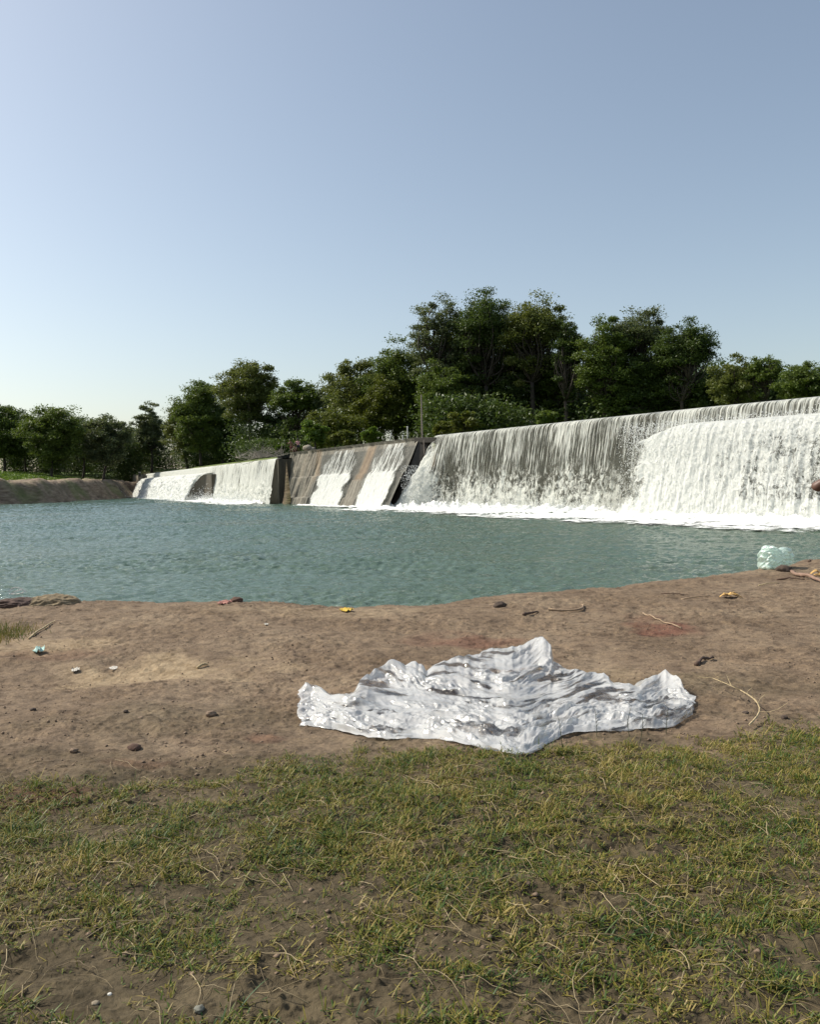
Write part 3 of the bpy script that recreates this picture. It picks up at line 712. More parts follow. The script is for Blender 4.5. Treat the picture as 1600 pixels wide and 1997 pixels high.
TREES = [
 # far left group
 (8, 788, 95, 905, 172, 'mid', 'dark bushy tree cut by the left edge of the picture, on the far bank', 'round', 1.1, 8, False),
 (52, 800, 75, 900, 180, 'dark', 'narrow dark tree second from the left edge on the far bank', 'round', 1.0, 50, False),
 (108, 793, 118, 905, 165, 'mid', 'wide round green tree on the far bank left of the dip in the treeline', 'round', 1.2, 100, False),
 (160, 826, 60, 900, 185, 'grey', 'low grey green tree in the dip of the far left treeline', 'round', .6, 160, False),
 (211, 812, 88, 905, 170, 'grey', 'rounded grey green tree on the far bank left of the abutment', 'round', 1.0, 200, False),
 (264, 838, 62, 915, 200, 'olive', 'small olive tree tucked behind the slender one above the abutment', 'round', .8, 262, False),
 (294, 790, 70, 890, 195, 'grey', 'slender airy tree with a thin trunk standing just above the abutment', 'round', .55, 295, False),
 (352, 782, 70, 890, 180, 'olive', 'sparse slim tree right of the slender airy one', 'round', .5, 366, False),
 (388, 743, 92, 880, 170, 'mid', 'medium leafy tree leaning against the big left tree', 'round', .9, 392, False),
 (484, 710, 116, 828, 148, 'olive', 'big spreading tree with a bare pale trunk, tallest of the left group', 'round', 1.05, 492, True),
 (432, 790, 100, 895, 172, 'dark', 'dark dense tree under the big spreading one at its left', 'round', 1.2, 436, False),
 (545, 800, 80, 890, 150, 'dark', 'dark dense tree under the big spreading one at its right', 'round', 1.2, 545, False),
 (580, 746, 92, 850, 140, 'mid', 'domed dark green tree left of the yellowish trees', 'umbrella', 1.0, 585, False),
 (646, 732, 58, 830, 138, 'grey', 'thin airy tree peeping out behind the yellowish tree', 'round', .5, 648, False),
 # middle
 (700, 702, 120, 860, 118, 'olive', 'yellow green tree standing behind the sloping block', 'round', 1.0, 702, False),
 (770, 668, 112, 840, 116, 'mid', 'broad leafy dark green tree right of the yellow green one', 'round', 1.2, 776, False),
 (652, 802, 110, 872, 108, 'yellow', 'yellow green leafy tree hanging low over the top of the sloping block', 'round', 1.0, 655, False),
 (862, 706, 90, 840, 100, 'mid', 'thick leafy tree right behind the thin pole', 'round', 1.1, 865, False),
 (852, 581, 104, 770, 108, 'grey', 'tall airy tree at the left end of the high group', 'round', .55, 858, False),
 (948, 575, 126, 775, 106, 'dark', 'tallest tree with layered flat top in the high group', 'umbrella', .95, 955, False),
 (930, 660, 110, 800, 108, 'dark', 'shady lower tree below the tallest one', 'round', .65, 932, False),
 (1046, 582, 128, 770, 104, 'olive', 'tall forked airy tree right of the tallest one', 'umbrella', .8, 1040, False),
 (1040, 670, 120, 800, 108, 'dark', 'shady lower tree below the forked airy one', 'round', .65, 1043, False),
 (1108, 622, 62, 800, 100, 'dark', 'slim tree with layered sparse boughs before the gap in the high group', 'umbrella', .6, 1104, False),
 (1180, 626, 108, 800, 98, 'mid', 'full rounded tree right of the gap in the high group', 'round', 1.0, 1178, False),
 (1246, 600, 116, 770, 100, 'grey', 'tall fine leaved tree with see through crown', 'umbrella', .65, 1240, False),
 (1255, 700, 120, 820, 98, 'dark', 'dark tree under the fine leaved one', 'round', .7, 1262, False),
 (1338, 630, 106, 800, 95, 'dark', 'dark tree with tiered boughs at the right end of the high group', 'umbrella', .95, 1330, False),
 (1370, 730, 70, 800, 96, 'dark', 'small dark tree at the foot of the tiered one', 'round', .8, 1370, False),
 (1432, 698, 92, 800, 88, 'olive', 'light olive tree right of the high group', 'round', 1.0, 1435, False),
 (1492, 692, 74, 790, 86, 'mid', 'airy spreading tree with bare twigs on top near the right edge', 'umbrella', .65, 1490, False),
 (1568, 713, 90, 800, 82, 'mid', 'low dark green tree at the right edge of the picture', 'round', 1.0, 1568, False),
 (900, 612, 90, 760, 112, 'olive', 'open crowned tree between the airy one and the tallest one', 'round', .6, 902, False),
 (998, 622, 92, 770, 112, 'mid', 'open crowned tree between the tallest one and the forked one', 'round', .6, 1000, False),
 (1086, 676, 84, 800, 106, 'mid', 'lower green tree filling below the slim layered one', 'round', .75, 1088, False),
 (1300, 664, 92, 800, 100, 'olive', 'olive tree between the fine leaved tree and the tiered one', 'round', .7, 1302, False),
 (1212, 690, 80, 810, 102, 'mid', 'green tree below the fine leaved one, left of the dark one', 'round', .7, 1214, False),
 (740, 740, 96, 860, 112, 'yellow', 'yellow green tree low between the two leafy trees above the block', 'round', .8, 742, False),
 (1640, 720, 100, 800, 80, 'dark', 'dark tree just past the right edge', 'round', .8, 1640, False),
]
for i, (cx, ty, w_, by, Y, kd, lb, shp, dn, bp, pl) in enumerate(TREES):
    lf = .15*Y/105
    tree(100+i, cx, ty, w_, by, Y, kd, lb, shp, dn, bp, pl, leaf=min(lf, .23), nb=int(80+w_*.95), blob=.20 if dn < .7 else .24)
# bushes
for i, (cx, ty, w_, by, Y, kd, lb) in enumerate([
    (618, 818, 52, 872, 98, 'bright', 'bright green bush at the left end of the sloping block'),
    (676, 838, 50, 868, 96, 'yellow', 'low yellow green bush on top of the sloping block, middle of the row'),
    (722, 836, 36, 866, 92, 'bright', 'small light green bush above the middle chute'),
    (866, 822, 44, 850, 80, 'yellow', 'low leafy bush beside the thin pole'),
    (908, 804, 60, 846, 82, 'yellow', 'taller leafy bush above the left end of the tall curtain'),
    (1064, 800, 44, 832, 76, 'mid', 'small green bush peeping over the crest of the tall curtain'),
    (549, 868, 26, 888, 99, 'bright', 'little green bush left of the people on the dam')]):
    tree(300+i, cx, ty, w_, by, Y, kd, lb, 'round', 1.0, cx, leaf=.2, nb=16, group='bushes along the dam', name='bush', blob=.33)
# deep undergrowth closing the wood at the bottom: too many stems to count
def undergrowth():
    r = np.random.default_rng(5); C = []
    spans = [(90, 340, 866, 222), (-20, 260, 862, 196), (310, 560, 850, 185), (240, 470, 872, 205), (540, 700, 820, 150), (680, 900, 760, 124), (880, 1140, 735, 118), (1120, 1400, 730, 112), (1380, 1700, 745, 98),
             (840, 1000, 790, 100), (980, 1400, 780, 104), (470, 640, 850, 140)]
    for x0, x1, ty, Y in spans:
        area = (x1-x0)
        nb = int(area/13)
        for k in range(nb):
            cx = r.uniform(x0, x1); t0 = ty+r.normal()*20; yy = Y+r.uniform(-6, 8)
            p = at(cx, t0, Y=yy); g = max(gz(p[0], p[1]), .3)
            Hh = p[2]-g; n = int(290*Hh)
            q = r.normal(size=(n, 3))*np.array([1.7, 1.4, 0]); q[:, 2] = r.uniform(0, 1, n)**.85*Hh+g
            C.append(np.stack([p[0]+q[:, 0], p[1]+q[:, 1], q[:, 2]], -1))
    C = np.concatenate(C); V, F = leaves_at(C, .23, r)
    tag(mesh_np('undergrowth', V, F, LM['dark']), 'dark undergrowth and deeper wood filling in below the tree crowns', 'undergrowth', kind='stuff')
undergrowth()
# grass along the foot of the far left trees
def far_grass():
    r = np.random.default_rng(8); n = 60000
    X = r.uniform(-110, -50, n); Y = r.uniform(105, 185, n); z, s1, s2 = far_h(X, Y)
    ok = (s2 > 8) & (z > 2); X, Y, z = X[ok], Y[ok], z[ok]
    C = np.stack([X, Y, z+.12], -1); V, F = leaves_at(C, .26, r, .1)
    tag(mesh_np('grass', V, F, LM['bright']), 'green grass strip on the far bank below the left trees', 'grass', kind='stuff')
far_grass()
# bare brush heap
def brush():
    r = np.random.default_rng(4); root = at(515, 892, Y=97); mb = MB()
    for k in range(130):
        a = root+np.array([r.normal()*1.2, r.normal()*.5, 0]); b = a+np.array([r.normal()*1.1, r.normal()*.5, abs(r.normal())*.75+.2])
        mb.tube(curve(a, b, r, .12, 5), np.linspace(.035, .008, 5), 4)
    tag(mb.build('brush_pile', simple('dead_wood', (.27, .24, .20), .9, .25), origin=root), 'heap of bare grey dead branches behind the far weir', 'brush pile')
brush()
# thin pole and small posts on the dam
M_POLE = simple('rusty_steel', (.16, .13, .11), .6, .3, 4)
mb = MB(); a = at(824, 856, Y=71.8); b = at(822, 770, Y=71.8); mb.tube(np.array([a, (a+b)/2, b]), [.075, .07, .06], 8)
pole = mb.build('pole', M_POLE, origin=a); tag(pole, 'tall thin bare pole standing on the end of the sloping block', 'pole')
mb = MB(); a2 = at(827, 858, Y=71.0); mb.tube(np.array([a2, a2-(0, 0, .8), a2-(-.1, 0, 1.7)]), .05, 6); tag(mb.build('pipe', M_POLE, origin=a2), 'short thin pipe hanging down the shaded end wall below the pole', 'pipe')
M_WHITEP = simple('weathered_white', (.45, .45, .42), .7, .2)
for (x, yt, yb, lb) in ((795, 833, 852, 'small pale post on the dam left of the tall pole'), (760, 846, 857, 'leaning short pale stake on the sloping block'), (786, 850, 856, 'tiny white marker near the small pale post')):
    Yp = 73.5; a = at(x, yb+2, Y=Yp); b = at(x+(3 if x == 760 else 0), yt, Y=Yp)
    rt = empty('post', tuple(a)); tag(rt, lb, 'post', 'posts on the dam')
    mb = MB(); mb.tube(np.array([a, b]), .06, 7); mb.build('shaft', M_WHITEP, rt)
    mb = MB(); mb.tube(np.array([b-(0, 0, .02), b+(0, 0, .07)]), [.09, .075], 7); mb.build('cap', M_WHITEP, rt)
# boulders on top of the block by the bush
def rock_mesh(c, rad, seed, n=3):
    r = np.random.default_rng(seed); import bmesh
    bm = bmesh.new(); bmesh.ops.create_icosphere(bm, subdivisions=n, radius=1)
    V = np.array([v.co[:] for v in bm.verts]); F = np.array([[v.index for v in f.verts] for f in bm.faces]); bm.free()
    k = 1+.22*fbm(V[:, 0]*1.4+seed, V[:, 1]*1.4+V[:, 2]*1.7, seed, 4, .6)
    V = V*k[:, None]*np.array(rad); return V+np.array(c), F
M_ROCK = simple('pale_rock', (.26, .23, .18), .9, .3, 3, .6, .05)
for (x, y, s, lb) in ((600, 874, .42, 'pale rounded rock at the left end of the dam top'), (609, 876, .3, 'smaller pale rock right of the rounded one on the dam top')):
    c = at(x, y, Y=91); V, F = rock_mesh(c, (s*1.2, s, s*.8), int(x)); tag(mesh_np('rock', V, F, M_ROCK, origin=c, smooth=True), lb, 'rock')

# ---------------------------------------------------------------- people
M_SKIN = simple('brown_skin', (.105, .052, .034), .5, .12, 6, .1)
M_SKINL = simple('light_brown_skin', (.19, .10, .065), .5, .1, 6, .1)
M_HAIR = simple('black_hair', (.01, .009, .008), .5, .2, 60)
def skin_body(name, joints, edges, mat, parent, sub=2):
    """joints: dict name -> (pos, radius); one skinned surface"""
    names = list(joints); idx = {k: i for i, k in enumerate(names)}
    loc = np.array(parent.location)
    me = bpy.data.meshes.new(name)
    me.from_pydata([tuple(np.array(joints[k][0])-loc) for k in names], [(idx[a], idx[b]) for a, b in edges], [])
    o = bpy.data.objects.new(name, me); link(o)
    sk = o.modifiers.new('s', 'SKIN'); sk.use_smooth_shade = True
    for k in names:
        rr = joints[k][1]; rr = (rr, rr) if np.isscalar(rr) else rr
        me.skin_vertices[0].data[idx[k]].radius = rr
    me.skin_vertices[0].data[0].use_root = True
    sb = o.modifiers.new('u', 'SUBSURF'); sb.levels = sub; sb.render_levels = sub
    dg = bpy.context.evaluated_depsgraph_get(); ev = o.evaluated_get(dg)
    m2 = bpy.data.meshes.new_from_object(ev); o.modifiers.clear(); o.data = m2; bpy.data.meshes.remove(me)
    m2.materials.clear(); m2.materials.append(mat); o.name = name
    for p in m2.polygons: p.use_smooth = True
    o.parent = parent
    return o
def ell(c, rad, n=2, seed=1, rough=0.0, zmin=None):
    V, F = rock_mesh((0, 0, 0), (1, 1, 1), seed, n) if rough else rock_mesh((0, 0, 0), (1, 1, 1), seed, n)
    if not rough: V = V/np.linalg.norm(V, axis=1)[:, None]
    if zmin is not None: V[:, 2] = np.maximum(V[:, 2], zmin)
    return V*np.array(rad)+np.array(c), F
def person(base, face, lean, arms, legs, label, skin, shirt=None, shorts=None, sub=2, fingers=False, group=None, s=1.0):
    """face: heading angle; lean: forward lean; arms: {'l':(elbow,hand),'r':...} local coords; local x = right of the body, y = forward"""
    base = np.array(base, float); ca, sa = math.cos(face), math.sin(face)
    def W(p):
        x, y, z = p; y2 = y*1.0; p = np.array([x, y2, z])*s
        return base+np.array([p[0]*ca-p[1]*sa, p[0]*sa+p[1]*ca, p[2]])
    root = empty('person', tuple(base)); tag(root, label, 'person', group)
    hip = legs['hip']
    def up(h, x=0): return (x, hip[1]+math.sin(lean)*h, hip[2]+math.cos(lean)*h)
    J = {}; E = []
    J['pelvis'] = (hip, (.14, .105)); J['waist'] = (up(.18), (.125, .09)); J['chest'] = (up(.36), (.155, .105)); J['neckb'] = (up(.49), (.09, .075)); J['neck'] = (up(.57), .052)
    hc = np.array(up(.70)) + np.array([0, .02, 0]); J['headc'] = (up(.64), .07); J['headm'] = (tuple(hc), (.078, .095)); J['headt'] = (tuple(hc+np.array([0, 0, .075])), (.07, .085))
    E += [('pelvis', 'waist'), ('waist', 'chest'), ('chest', 'neckb'), ('neckb', 'neck'), ('neck', 'headc'), ('headc', 'headm'), ('headm', 'headt')]
    for sd_, sg in (('l', -1), ('r', 1)):
        sh = up(.45, sg*.19); el, ha = arms[sd_]
        J['sh'+sd_] = (sh, .058); J['el'+sd_] = (el, .04); J['ha'+sd_] = (ha, .026)
        mid_ = tuple((np.array(el)+np.array(ha))/2*1.0); J['fa'+sd_] = (mid_, .038)
        E += [('neckb', 'sh'+sd_), ('sh'+sd_, 'el'+sd_), ('el'+sd_, 'fa'+sd_), ('fa'+sd_, 'ha'+sd_)]
        dv = np.array(ha)-np.array(el); dv /= np.linalg.norm(dv); pm = tuple(np.array(ha)+dv*.06); J['pa'+sd_] = (pm, (.036, .02)); E += [('ha'+sd_, 'pa'+sd_)]
        hp = (sg*.10, hip[1], hip[2]-.05); kn, an = legs[sd_]
        J['hp'+sd_] = (hp, .085); J['kn'+sd_] = (kn, .055); J['cf'+sd_] = (tuple(np.array(kn)*.6+np.array(an)*.4), .05); J['an'+sd_] = (an, .036); J['to'+sd_] = ((an[0], an[1]+.15, an[2]-.045), (.035, .022))
        E += [('pelvis', 'hp'+sd_), ('hp'+sd_, 'kn'+sd_), ('kn'+sd_, 'cf'+sd_), ('cf'+sd_, 'an'+sd_), ('an'+sd_, 'to'+sd_)]
        if fingers:
            side = np.cross(dv, [0, 1, 0]); side /= np.linalg.norm(side)+1e-6
            for k, (o_, ln) in enumerate(((-.028, .062), (-.009, .075), (.010, .07), (.028, .055))):
                p0 = np.array(pm)+side*o_+dv*.012; p1 = p0+dv*ln*.55+np.array([0, -.006, 0]); p2 = p1+dv*ln*.4+np.array([0, -.018, 0])
                for q, p_ in enumerate((p0, p1, p2)): J[f'f{sd_}{k}{q}'] = (tuple(p_), .0095-.001*q)
                E += [('pa'+sd_, f'f{sd_}{k}0'), (f'f{sd_}{k}0', f'f{sd_}{k}1'), (f'f{sd_}{k}1', f'f{sd_}{k}2')]
            t0 = np.array(ha)+side*.04*sg+dv*.02; t1 = t0+side*.02*sg+dv*.035
            J['th'+sd_] = (tuple(t0), .011); J['tt'+sd_] = (tuple(t1), .009); E += [('ha'+sd_, 'th'+sd_), ('th'+sd_, 'tt'+sd_)]
    J = {k: (W(p), tuple(np.array(rr)*s) if not np.isscalar(rr) else rr*s) for k, (p, rr) in J.items()}
    skin_body('body', J, E, skin, root, sub)
    # face: nose, ears, eyes as one small mesh; hair
    V, F = ell(W(tuple(hc+np.array([0, -.015, .055]))), np.array([.092, .105, .088])*s, 3, 5, .3, -.25); mesh_np('hair', V, F, M_HAIR, root, smooth=True)
    for nm_, c_, r_ in (('nose', (0, .105, -.005), (.014, .02, .022)), ('ear', (-.084, .0, -.005), (.012, .02, .03)), ('ear', (.084, .0, -.005), (.012, .02, .03)), ('mouth', (0, .092, -.045), (.026, .012, .009))):
        V, F = ell(W(tuple(hc+np.array(c_))), np.array(r_)*s, 2); mesh_np(nm_, V, F, skin, root, smooth=True)
    for sg in (-1, 1):
        V, F = ell(W(tuple(hc+np.array([sg*.032, .087, .015]))), np.array([.014, .008, .008])*s, 2); mesh_np('eye', V, F, M_HAIR, root, smooth=True)
    if shirt:
        K = {'waist': (W(up(.02)), (.155*s, .12*s)), 'chest': (W(up(.34)), (.175*s, .125*s)), 'nb': (W(up(.47)), (.10*s, .085*s))}; EE = [('waist', 'chest'), ('chest', 'nb')]
        for sd_, sg in (('l', -1), ('r', 1)):
            sh = np.array(up(.45, sg*.19)); el = np.array(arms[sd_][0])
            K['s'+sd_] = (W(tuple(sh)), .072*s); K['e'+sd_] = (W(tuple(sh*.45+el*.55)), .062*s); EE += [('nb', 's'+sd_), ('s'+sd_, 'e'+sd_)]
        skin_body('shirt', K, EE, shirt, root, sub)
    if shorts:
        K = {'p': (W(up(.03)), (.16*s, .125*s))}; EE = []
        for sd_, sg in (('l', -1), ('r', 1)):
            hp = np.array((sg*.10, hip[1], hip[2]-.05)); kn = np.array(legs[sd_][0])
            K['h'+sd_] = (W(tuple(hp)), .105*s); K['k'+sd_] = (W(tuple(hp*.2+kn*.8)), .085*s); EE += [('p', 'h'+sd_), ('h'+sd_, 'k'+sd_)]
        skin_body('shorts', K, EE, shorts, root, sub)
    return root
STAND = dict(hip=(0, 0, .93), l=((-.11, .03, .49), (-.12, -.02, .085)), r=((.11, .03, .49), (.12, -.02, .085)))
CROUCH = dict(hip=(0, -.25, .42), l=((-.16, .12, .50), (-.13, -.05, .085)), r=((.16, .12, .50), (.13, -.05, .085)))
M_MAROON = simple('maroon_cloth', (.10, .02, .02), .85, .3); M_PINK = simple('pink_cloth', (.62, .33, .33), .85, .2); M_NAVY = simple('navy_cloth', (.015, .018, .035), .85, .3); M_TAN = simple('tan_cloth', (.24, .17, .10), .85, .3)
pz = at(575, 885, Y=92.4); 
person(at(569, 886, Y=92.2), math.radians(160), .45, dict(l=((-.32, .15, .95), (-.2, .45, .85)), r=((.32, .25, 1.1), (.25, .5, 1.25))), dict(STAND, hip=(0, 0, .9)),
       'shirtless person in maroon shorts bending forward on the dam top', M_SKINL, None, M_MAROON, 1, group='people on the dam top')
person(at(582, 883, Y=92.0), math.radians(185), .2, dict(l=((-.27, .05, 1.1), (-.3, .2, .9)), r=((.3, .1, 1.1), (.15, .3, 1.05))), dict(STAND, hip=(0, 0, .85)),
       'person in pink shirt and dark shorts standing on the dam top', M_SKIN, M_PINK, M_NAVY, 1, group='people on the dam top', s=.95)
person(at(575, 887, Y=91.7), math.radians(170), .3, dict(l=((-.25, .2, .62), (-.1, .4, .5)), r=((.25, .2, .62), (.1, .4, .5))), CROUCH,
       'person in tan shirt crouching between two others on the dam top', M_SKIN, M_TAN, M_MAROON, 1, group='people on the dam top')
# bather at the right edge, elbow raised into the picture
el = at(1589, 951, Y=6.4); gx = el[0]+.42; gy = 6.35
gb = near_h(np.array([gx]), np.array([gy]))[0]; 
elz = el[2]-gb
person((gx, gy, gb), math.radians(180), .03, dict(r=((.47, .02, elz), (.17, .16, elz+.17)), l=((-.30, -.02, 1.12), (-.33, .1, .88))), STAND,
       'dark skinned bare chested person standing past the right edge, only a raised elbow in view', M_SKIN, None, M_NAVY, 2, True)
# ---------------------------------------------------------------- plastic sheet
def plastic_mat(name, tint=(.93, .95, .95), body=.5, gl=.10, lo=.25, rough=.14, frs=.42):
    m = NM(name); c = m.coord(); n = m.noise(m.mapp(c, (.6, 1.4, 1.4)), 7, 5, .6, .8)
    sm = m.noise(m.mapp(c, (.5, 1.7, 1.7), rot=(0, 0, .2)), 42, 4, .6, 1.4)
    nb = m.bump(sm, .25, .003)
    d = m.n('BsdfDiffuse'); d.inputs[0].default_value = (*tint, 1); m.l(nb, d.inputs['Normal'])
    t = m.n('BsdfTranslucent'); t.inputs[0].default_value = (*tint, 1); m.l(nb, t.inputs['Normal'])
    b = m.mixs(.38, d.outputs[0], t.outputs[0])
    cl = m.math('SUBTRACT', 1, m.math('MULTIPLY', m.attr('clear'), 1))
    f = m.mr(m.math('ADD', m.math('MULTIPLY', n, .35), m.math('MULTIPLY', cl, .65)), .34, .84, lo, body)
    s = m.mixs(f, m.n('BsdfTransparent').outputs[0], b)
    g = m.n('BsdfGlossy'); g.inputs['Roughness'].default_value = rough; m.l(nb, g.inputs['Normal'])
    fr = m.n('Fresnel'); fr.inputs[0].default_value = 1.5; m.l(nb, fr.inputs[1])
    fac = m.math('ADD', m.math('MULTIPLY', fr.outputs[0], frs), gl, True)
    return m.done(m.mixs(fac, s, g.outputs[0]))
M_PLAS2 = plastic_mat('clear_plastic_under', (.97, .985, .985), body=.50, lo=.04, gl=.03, rough=.1, frs=.8)
M_PLAS = plastic_mat('clear_plastic', (.97, .985, .985), body=.66, lo=.02, gl=.025, rough=.09, frs=.85)
LOW = [(583, 1416), (600, 1416), (660, 1427), (720, 1441), (790, 1446), (840, 1441), (915, 1458), (985, 1470), (1010, 1483), (1040, 1472), (1062, 1456), (1090, 1440), (1140, 1430), (1200, 1426), (1260, 1426), (1320, 1421), (1345, 1406), (1353, 1385)]
UPP = [(583, 1352), (596, 1331), (620, 1334), (650, 1357), (688, 1351), (703, 1322), (735, 1303), (765, 1285), (792, 1292), (822, 1294), (832, 1308), (852, 1296), (880, 1280), (930, 1272), (985, 1262), (1005, 1256), (1030, 1250), (1060, 1243), (1077, 1258), (1078, 1285), (1095, 1300), (1130, 1305), (1180, 1314), (1212, 1332), (1235, 1342), (1268, 1322), (1297, 1308), (1326, 1325), (1340, 1358), (1353, 1378)]
LOW = np.array(LOW, float); UPP = np.array(UPP, float)
def ground_hit(px, py):
    z = .8
    for _ in range(12):
        p = at(px, py, z=z); z = float(near_h(np.array([p[0]]), np.array([p[1]]), False)[0])
    return at(px, py, z=z)
def bag_surface(sx, v):
    """sx photo column, v 0 front edge .. 1 rim of the heap"""
    col = sx[0]; yl = np.interp(col, LOW[:, 0], LOW[:, 1]); yu = np.interp(col, UPP[:, 0], UPP[:, 1]); yl = yl+9*fbm(col*.045, col*0, 3, 4)*sstep(583, 600, col); yu = yu-9*ridge(col*.03, col*0+.3, 4, 3)*.6+5
    sm_ = lambda q: np.convolve(np.pad(np.array(q), 6, 'edge'), np.ones(13)/13, 'valid')
    g0 = sm_([ground_hit(c, y)[1] for c, y in zip(col, yl)]); g1 = sm_([ground_hit(c, y)[1] for c, y in zip(col, yu)])
    k = np.ones(9)/9; sm = lambda q: np.convolve(np.pad(q, 4, 'edge'), k, 'valid')
    dp = sm(g1-g0)*.66
    k2 = np.ones(41)/41; yus = np.convolve(np.pad(yu, 20, 'edge'), k2, 'valid'); yls = np.convolve(np.pad(yl, 20, 'edge'), k2, 'valid')
    Pf = np.zeros(sx.shape+(3,))
    for i in np.ndindex(sx.shape):
        c = i[1]; vv = v[i]; w_ = vv**4; wl = (1-vv)**6; py = (yl[c]*wl+yls[c]*(1-wl))*(1-vv)+(yu[c]*w_+yus[c]*(1-w_))*vv
        Pf[i] = at(sx[i], py, Y=g0[c]+dp[c]*vv)
    return Pf
def crumple(a, b, seed, levels, spread=1.0, along=0.):
    """flat facets meeting in straight sharp creases, as in crushed film"""
    r = np.random.default_rng(seed); h = 0*a
    for f, amp, nd in levels:
        for k in range(nd):
            th = np.pi/2 + along + r.normal()*spread; ph = r.uniform(0, 9)
            q = (a*np.cos(th)+b*np.sin(th))*f*r.uniform(.7, 1.4)+ph + .42*perlin(a*f*.5+k*7, b*f*.6, seed+k)
            tri = np.abs(q-np.floor(q+.5))*4-1
            mk = sstep(-.45, .25, perlin(a*f*.38+k*13.7, b*f*.7+k*3.1, seed+31+k))
            h = h + amp*tri*mk
    return h
def fold(a, b, seed):
    big = crumple(a, b, seed, [(1.3, .014, 3), (2.9, .012, 5)], .45)
    m = .30+.85*sstep(-.2, .4, fbm(a*1.6, b*3, seed+9, 2))
    return .045+big + m*crumple(a, b, seed+50, [(5.2, .0085, 6), (10, .0052, 7), (20, .0028, 6), (40, .0012, 5)], .75)
def build_bag():
    nr, nc = 200, 620; nbk = 46
    gx = np.linspace(583, 1353, 156); gv = np.linspace(0, 1, 20)
    SX, VV = np.meshgrid(gx, gv); P0 = bag_surface(SX, VV)
    fx = np.linspace(0, 155, nc); fv = np.linspace(0, 19, nr); ix = np.minimum(fx.astype(int), 154); iv = np.minimum(fv.astype(int), 18); tx = (fx-ix)[None, :, None]; tv = (fv-iv)[:, None, None]
    def P_(i, j): return P0[np.ix_(i, j)]
    P = (P_(iv, ix)*(1-tx)+P_(iv, ix+1)*tx)*(1-tv)+(P_(iv+1, ix)*(1-tx)+P_(iv+1, ix+1)*tx)*tv
    S, V = np.meshgrid(np.linspace(583, 1353, nc), np.linspace(0, 1, nr))
    P[..., 0] += .022*fbm(V*5, S*.012, 47, 4)*(sstep(640, 583, S)+sstep(1300, 1353, S))
    # recompute the rim exactly
    fl = lambda x, y: near_h(x, y, False)+.014
    wid = np.linalg.norm(P[-1]-P[0], axis=-1); wid = np.convolve(np.pad(wid, 60, 'edge'), np.ones(121)/121, 'valid')[None]
    a = (S-583)/770*2.25; b = V*wid
    g = fl(P[..., 0], P[..., 1])
    # the body of the heap sags behind its front edge, so it is a low mound, steep only near the rim
    h = fold(a, b, 5)
    e = np.minimum(sstep(0, .10, V), 1)*sstep(583, 600, S)*sstep(1353, 1335, S)*(.35+.65*sstep(1, .90, V))*1.0
    nrm_ = np.array([0, -.62, .78])
    P = P + nrm_*((h-.045)*e)[..., None]
    P[..., 0] += .02*perlin(a*3, b*6, 44)*e; 
    def soft(G, k=13):
        for ax in (0, 1):
            pad = [(0, 0), (0, 0)]; pad[ax] = (k//2+1, k//2); cs = np.cumsum(np.pad(G, pad, 'edge'), ax)
            G = (np.take(cs, range(k, cs.shape[ax]), ax)-np.take(cs, range(0, cs.shape[ax]-k), ax))/k
        return G
    gd = soft(near_h(P[..., 0], P[..., 1]))+.010
    fz0 = np.maximum(fl(P[..., 0], P[..., 1]), gd)+.002-.009*sstep(.06, 0, V); rel = P[..., 2]-fz0
    fine = crumple(a, b, 140, [(3.4, .010, 4), (7.5, .0075, 6), (15, .0042, 6), (30, .0018, 5)], .7)
    low = sstep(.05, .0, rel)
    P[..., 2] = fz0 + .5*(rel+np.sqrt(rel**2+.0006))*sstep(0, .03, V) + low*np.maximum(fine+.008, 0)*(.25+.75*sstep(0, .04, V))
    P[..., 1] += low*.5*np.minimum(fine, .01)*sstep(583, 600, S)
    R_ = P[-1].copy(); back = []
    for k in range(1, nbk+1):
        f = k/nbk; B = R_.copy(); B[:, 1] += .16*f+.03*np.sin(f*3); gg = fl(B[:, 0], B[:, 1]); B[:, 2] = (B[:, 2]-gg)*(1-f)**1.3+gg
        B[:, 2] += (fold(a[-1], b[-1]+f*.3, 8)-.05)*.5*np.sin(f*np.pi); B[:, 2] = np.maximum(B[:, 2], gg); back.append(B)
    P = np.concatenate([P, np.array(back)], 0); n1 = len(P)
    G_ = lambda px, vv, rx, rv: np.exp(-((S-px)/rx)**2-((V-vv)/rv)**2)
    zone = .9*G_(1150, .72, 80, .22)+.8*G_(935, .14, 75, .10)+.7*G_(1290, .35, 50, .25)+.6*G_(900, .93, 90, .08)+.5*G_(594, .6, 14, .5)+.5*G_(1060, .35, 60, .12)+.5*G_(1330, .2, 40, .2)+.5*G_(740, .8, 40, .2)
    clear = np.concatenate([sstep(.0, .55, crumple(a, b, 91, [(2.2, .30, 3), (6, .22, 4), (13, .12, 4)], 1.0)-.22+.8*zone), np.zeros((nbk, nc))+.2], 0)
    root = empty('plastic_sheet', (.45, 4.8, .84)); tag(root, 'large crumpled clear plastic sheet lying on the bank at the edge of the grass', 'plastic sheet')
    mesh_np('film', P.reshape(-1, 3), gridF(n1, nc), M_PLAS, root, smooth=True, attrs=dict(clear=clear))
    Q = P.copy(); fz = fl(Q[..., 0], Q[..., 1]); A = np.concatenate([a, np.repeat(a[-1:], nbk, 0)]); B_ = np.concatenate([b, b[-1:]+np.linspace(0, .3, nbk)[:, None]])
    E_ = np.concatenate([e, np.repeat(e[-1:], nbk, 0)])
    Q[..., 2] = fz+np.maximum((Q[..., 2]-fz)*.55+(fold(A, B_, 31)-.06)*E_*.8, 0); Q[..., 2] = np.minimum(Q[..., 2], np.maximum(P[..., 2]-.004, fz-.003))
    Q[..., 1] += .012*E_
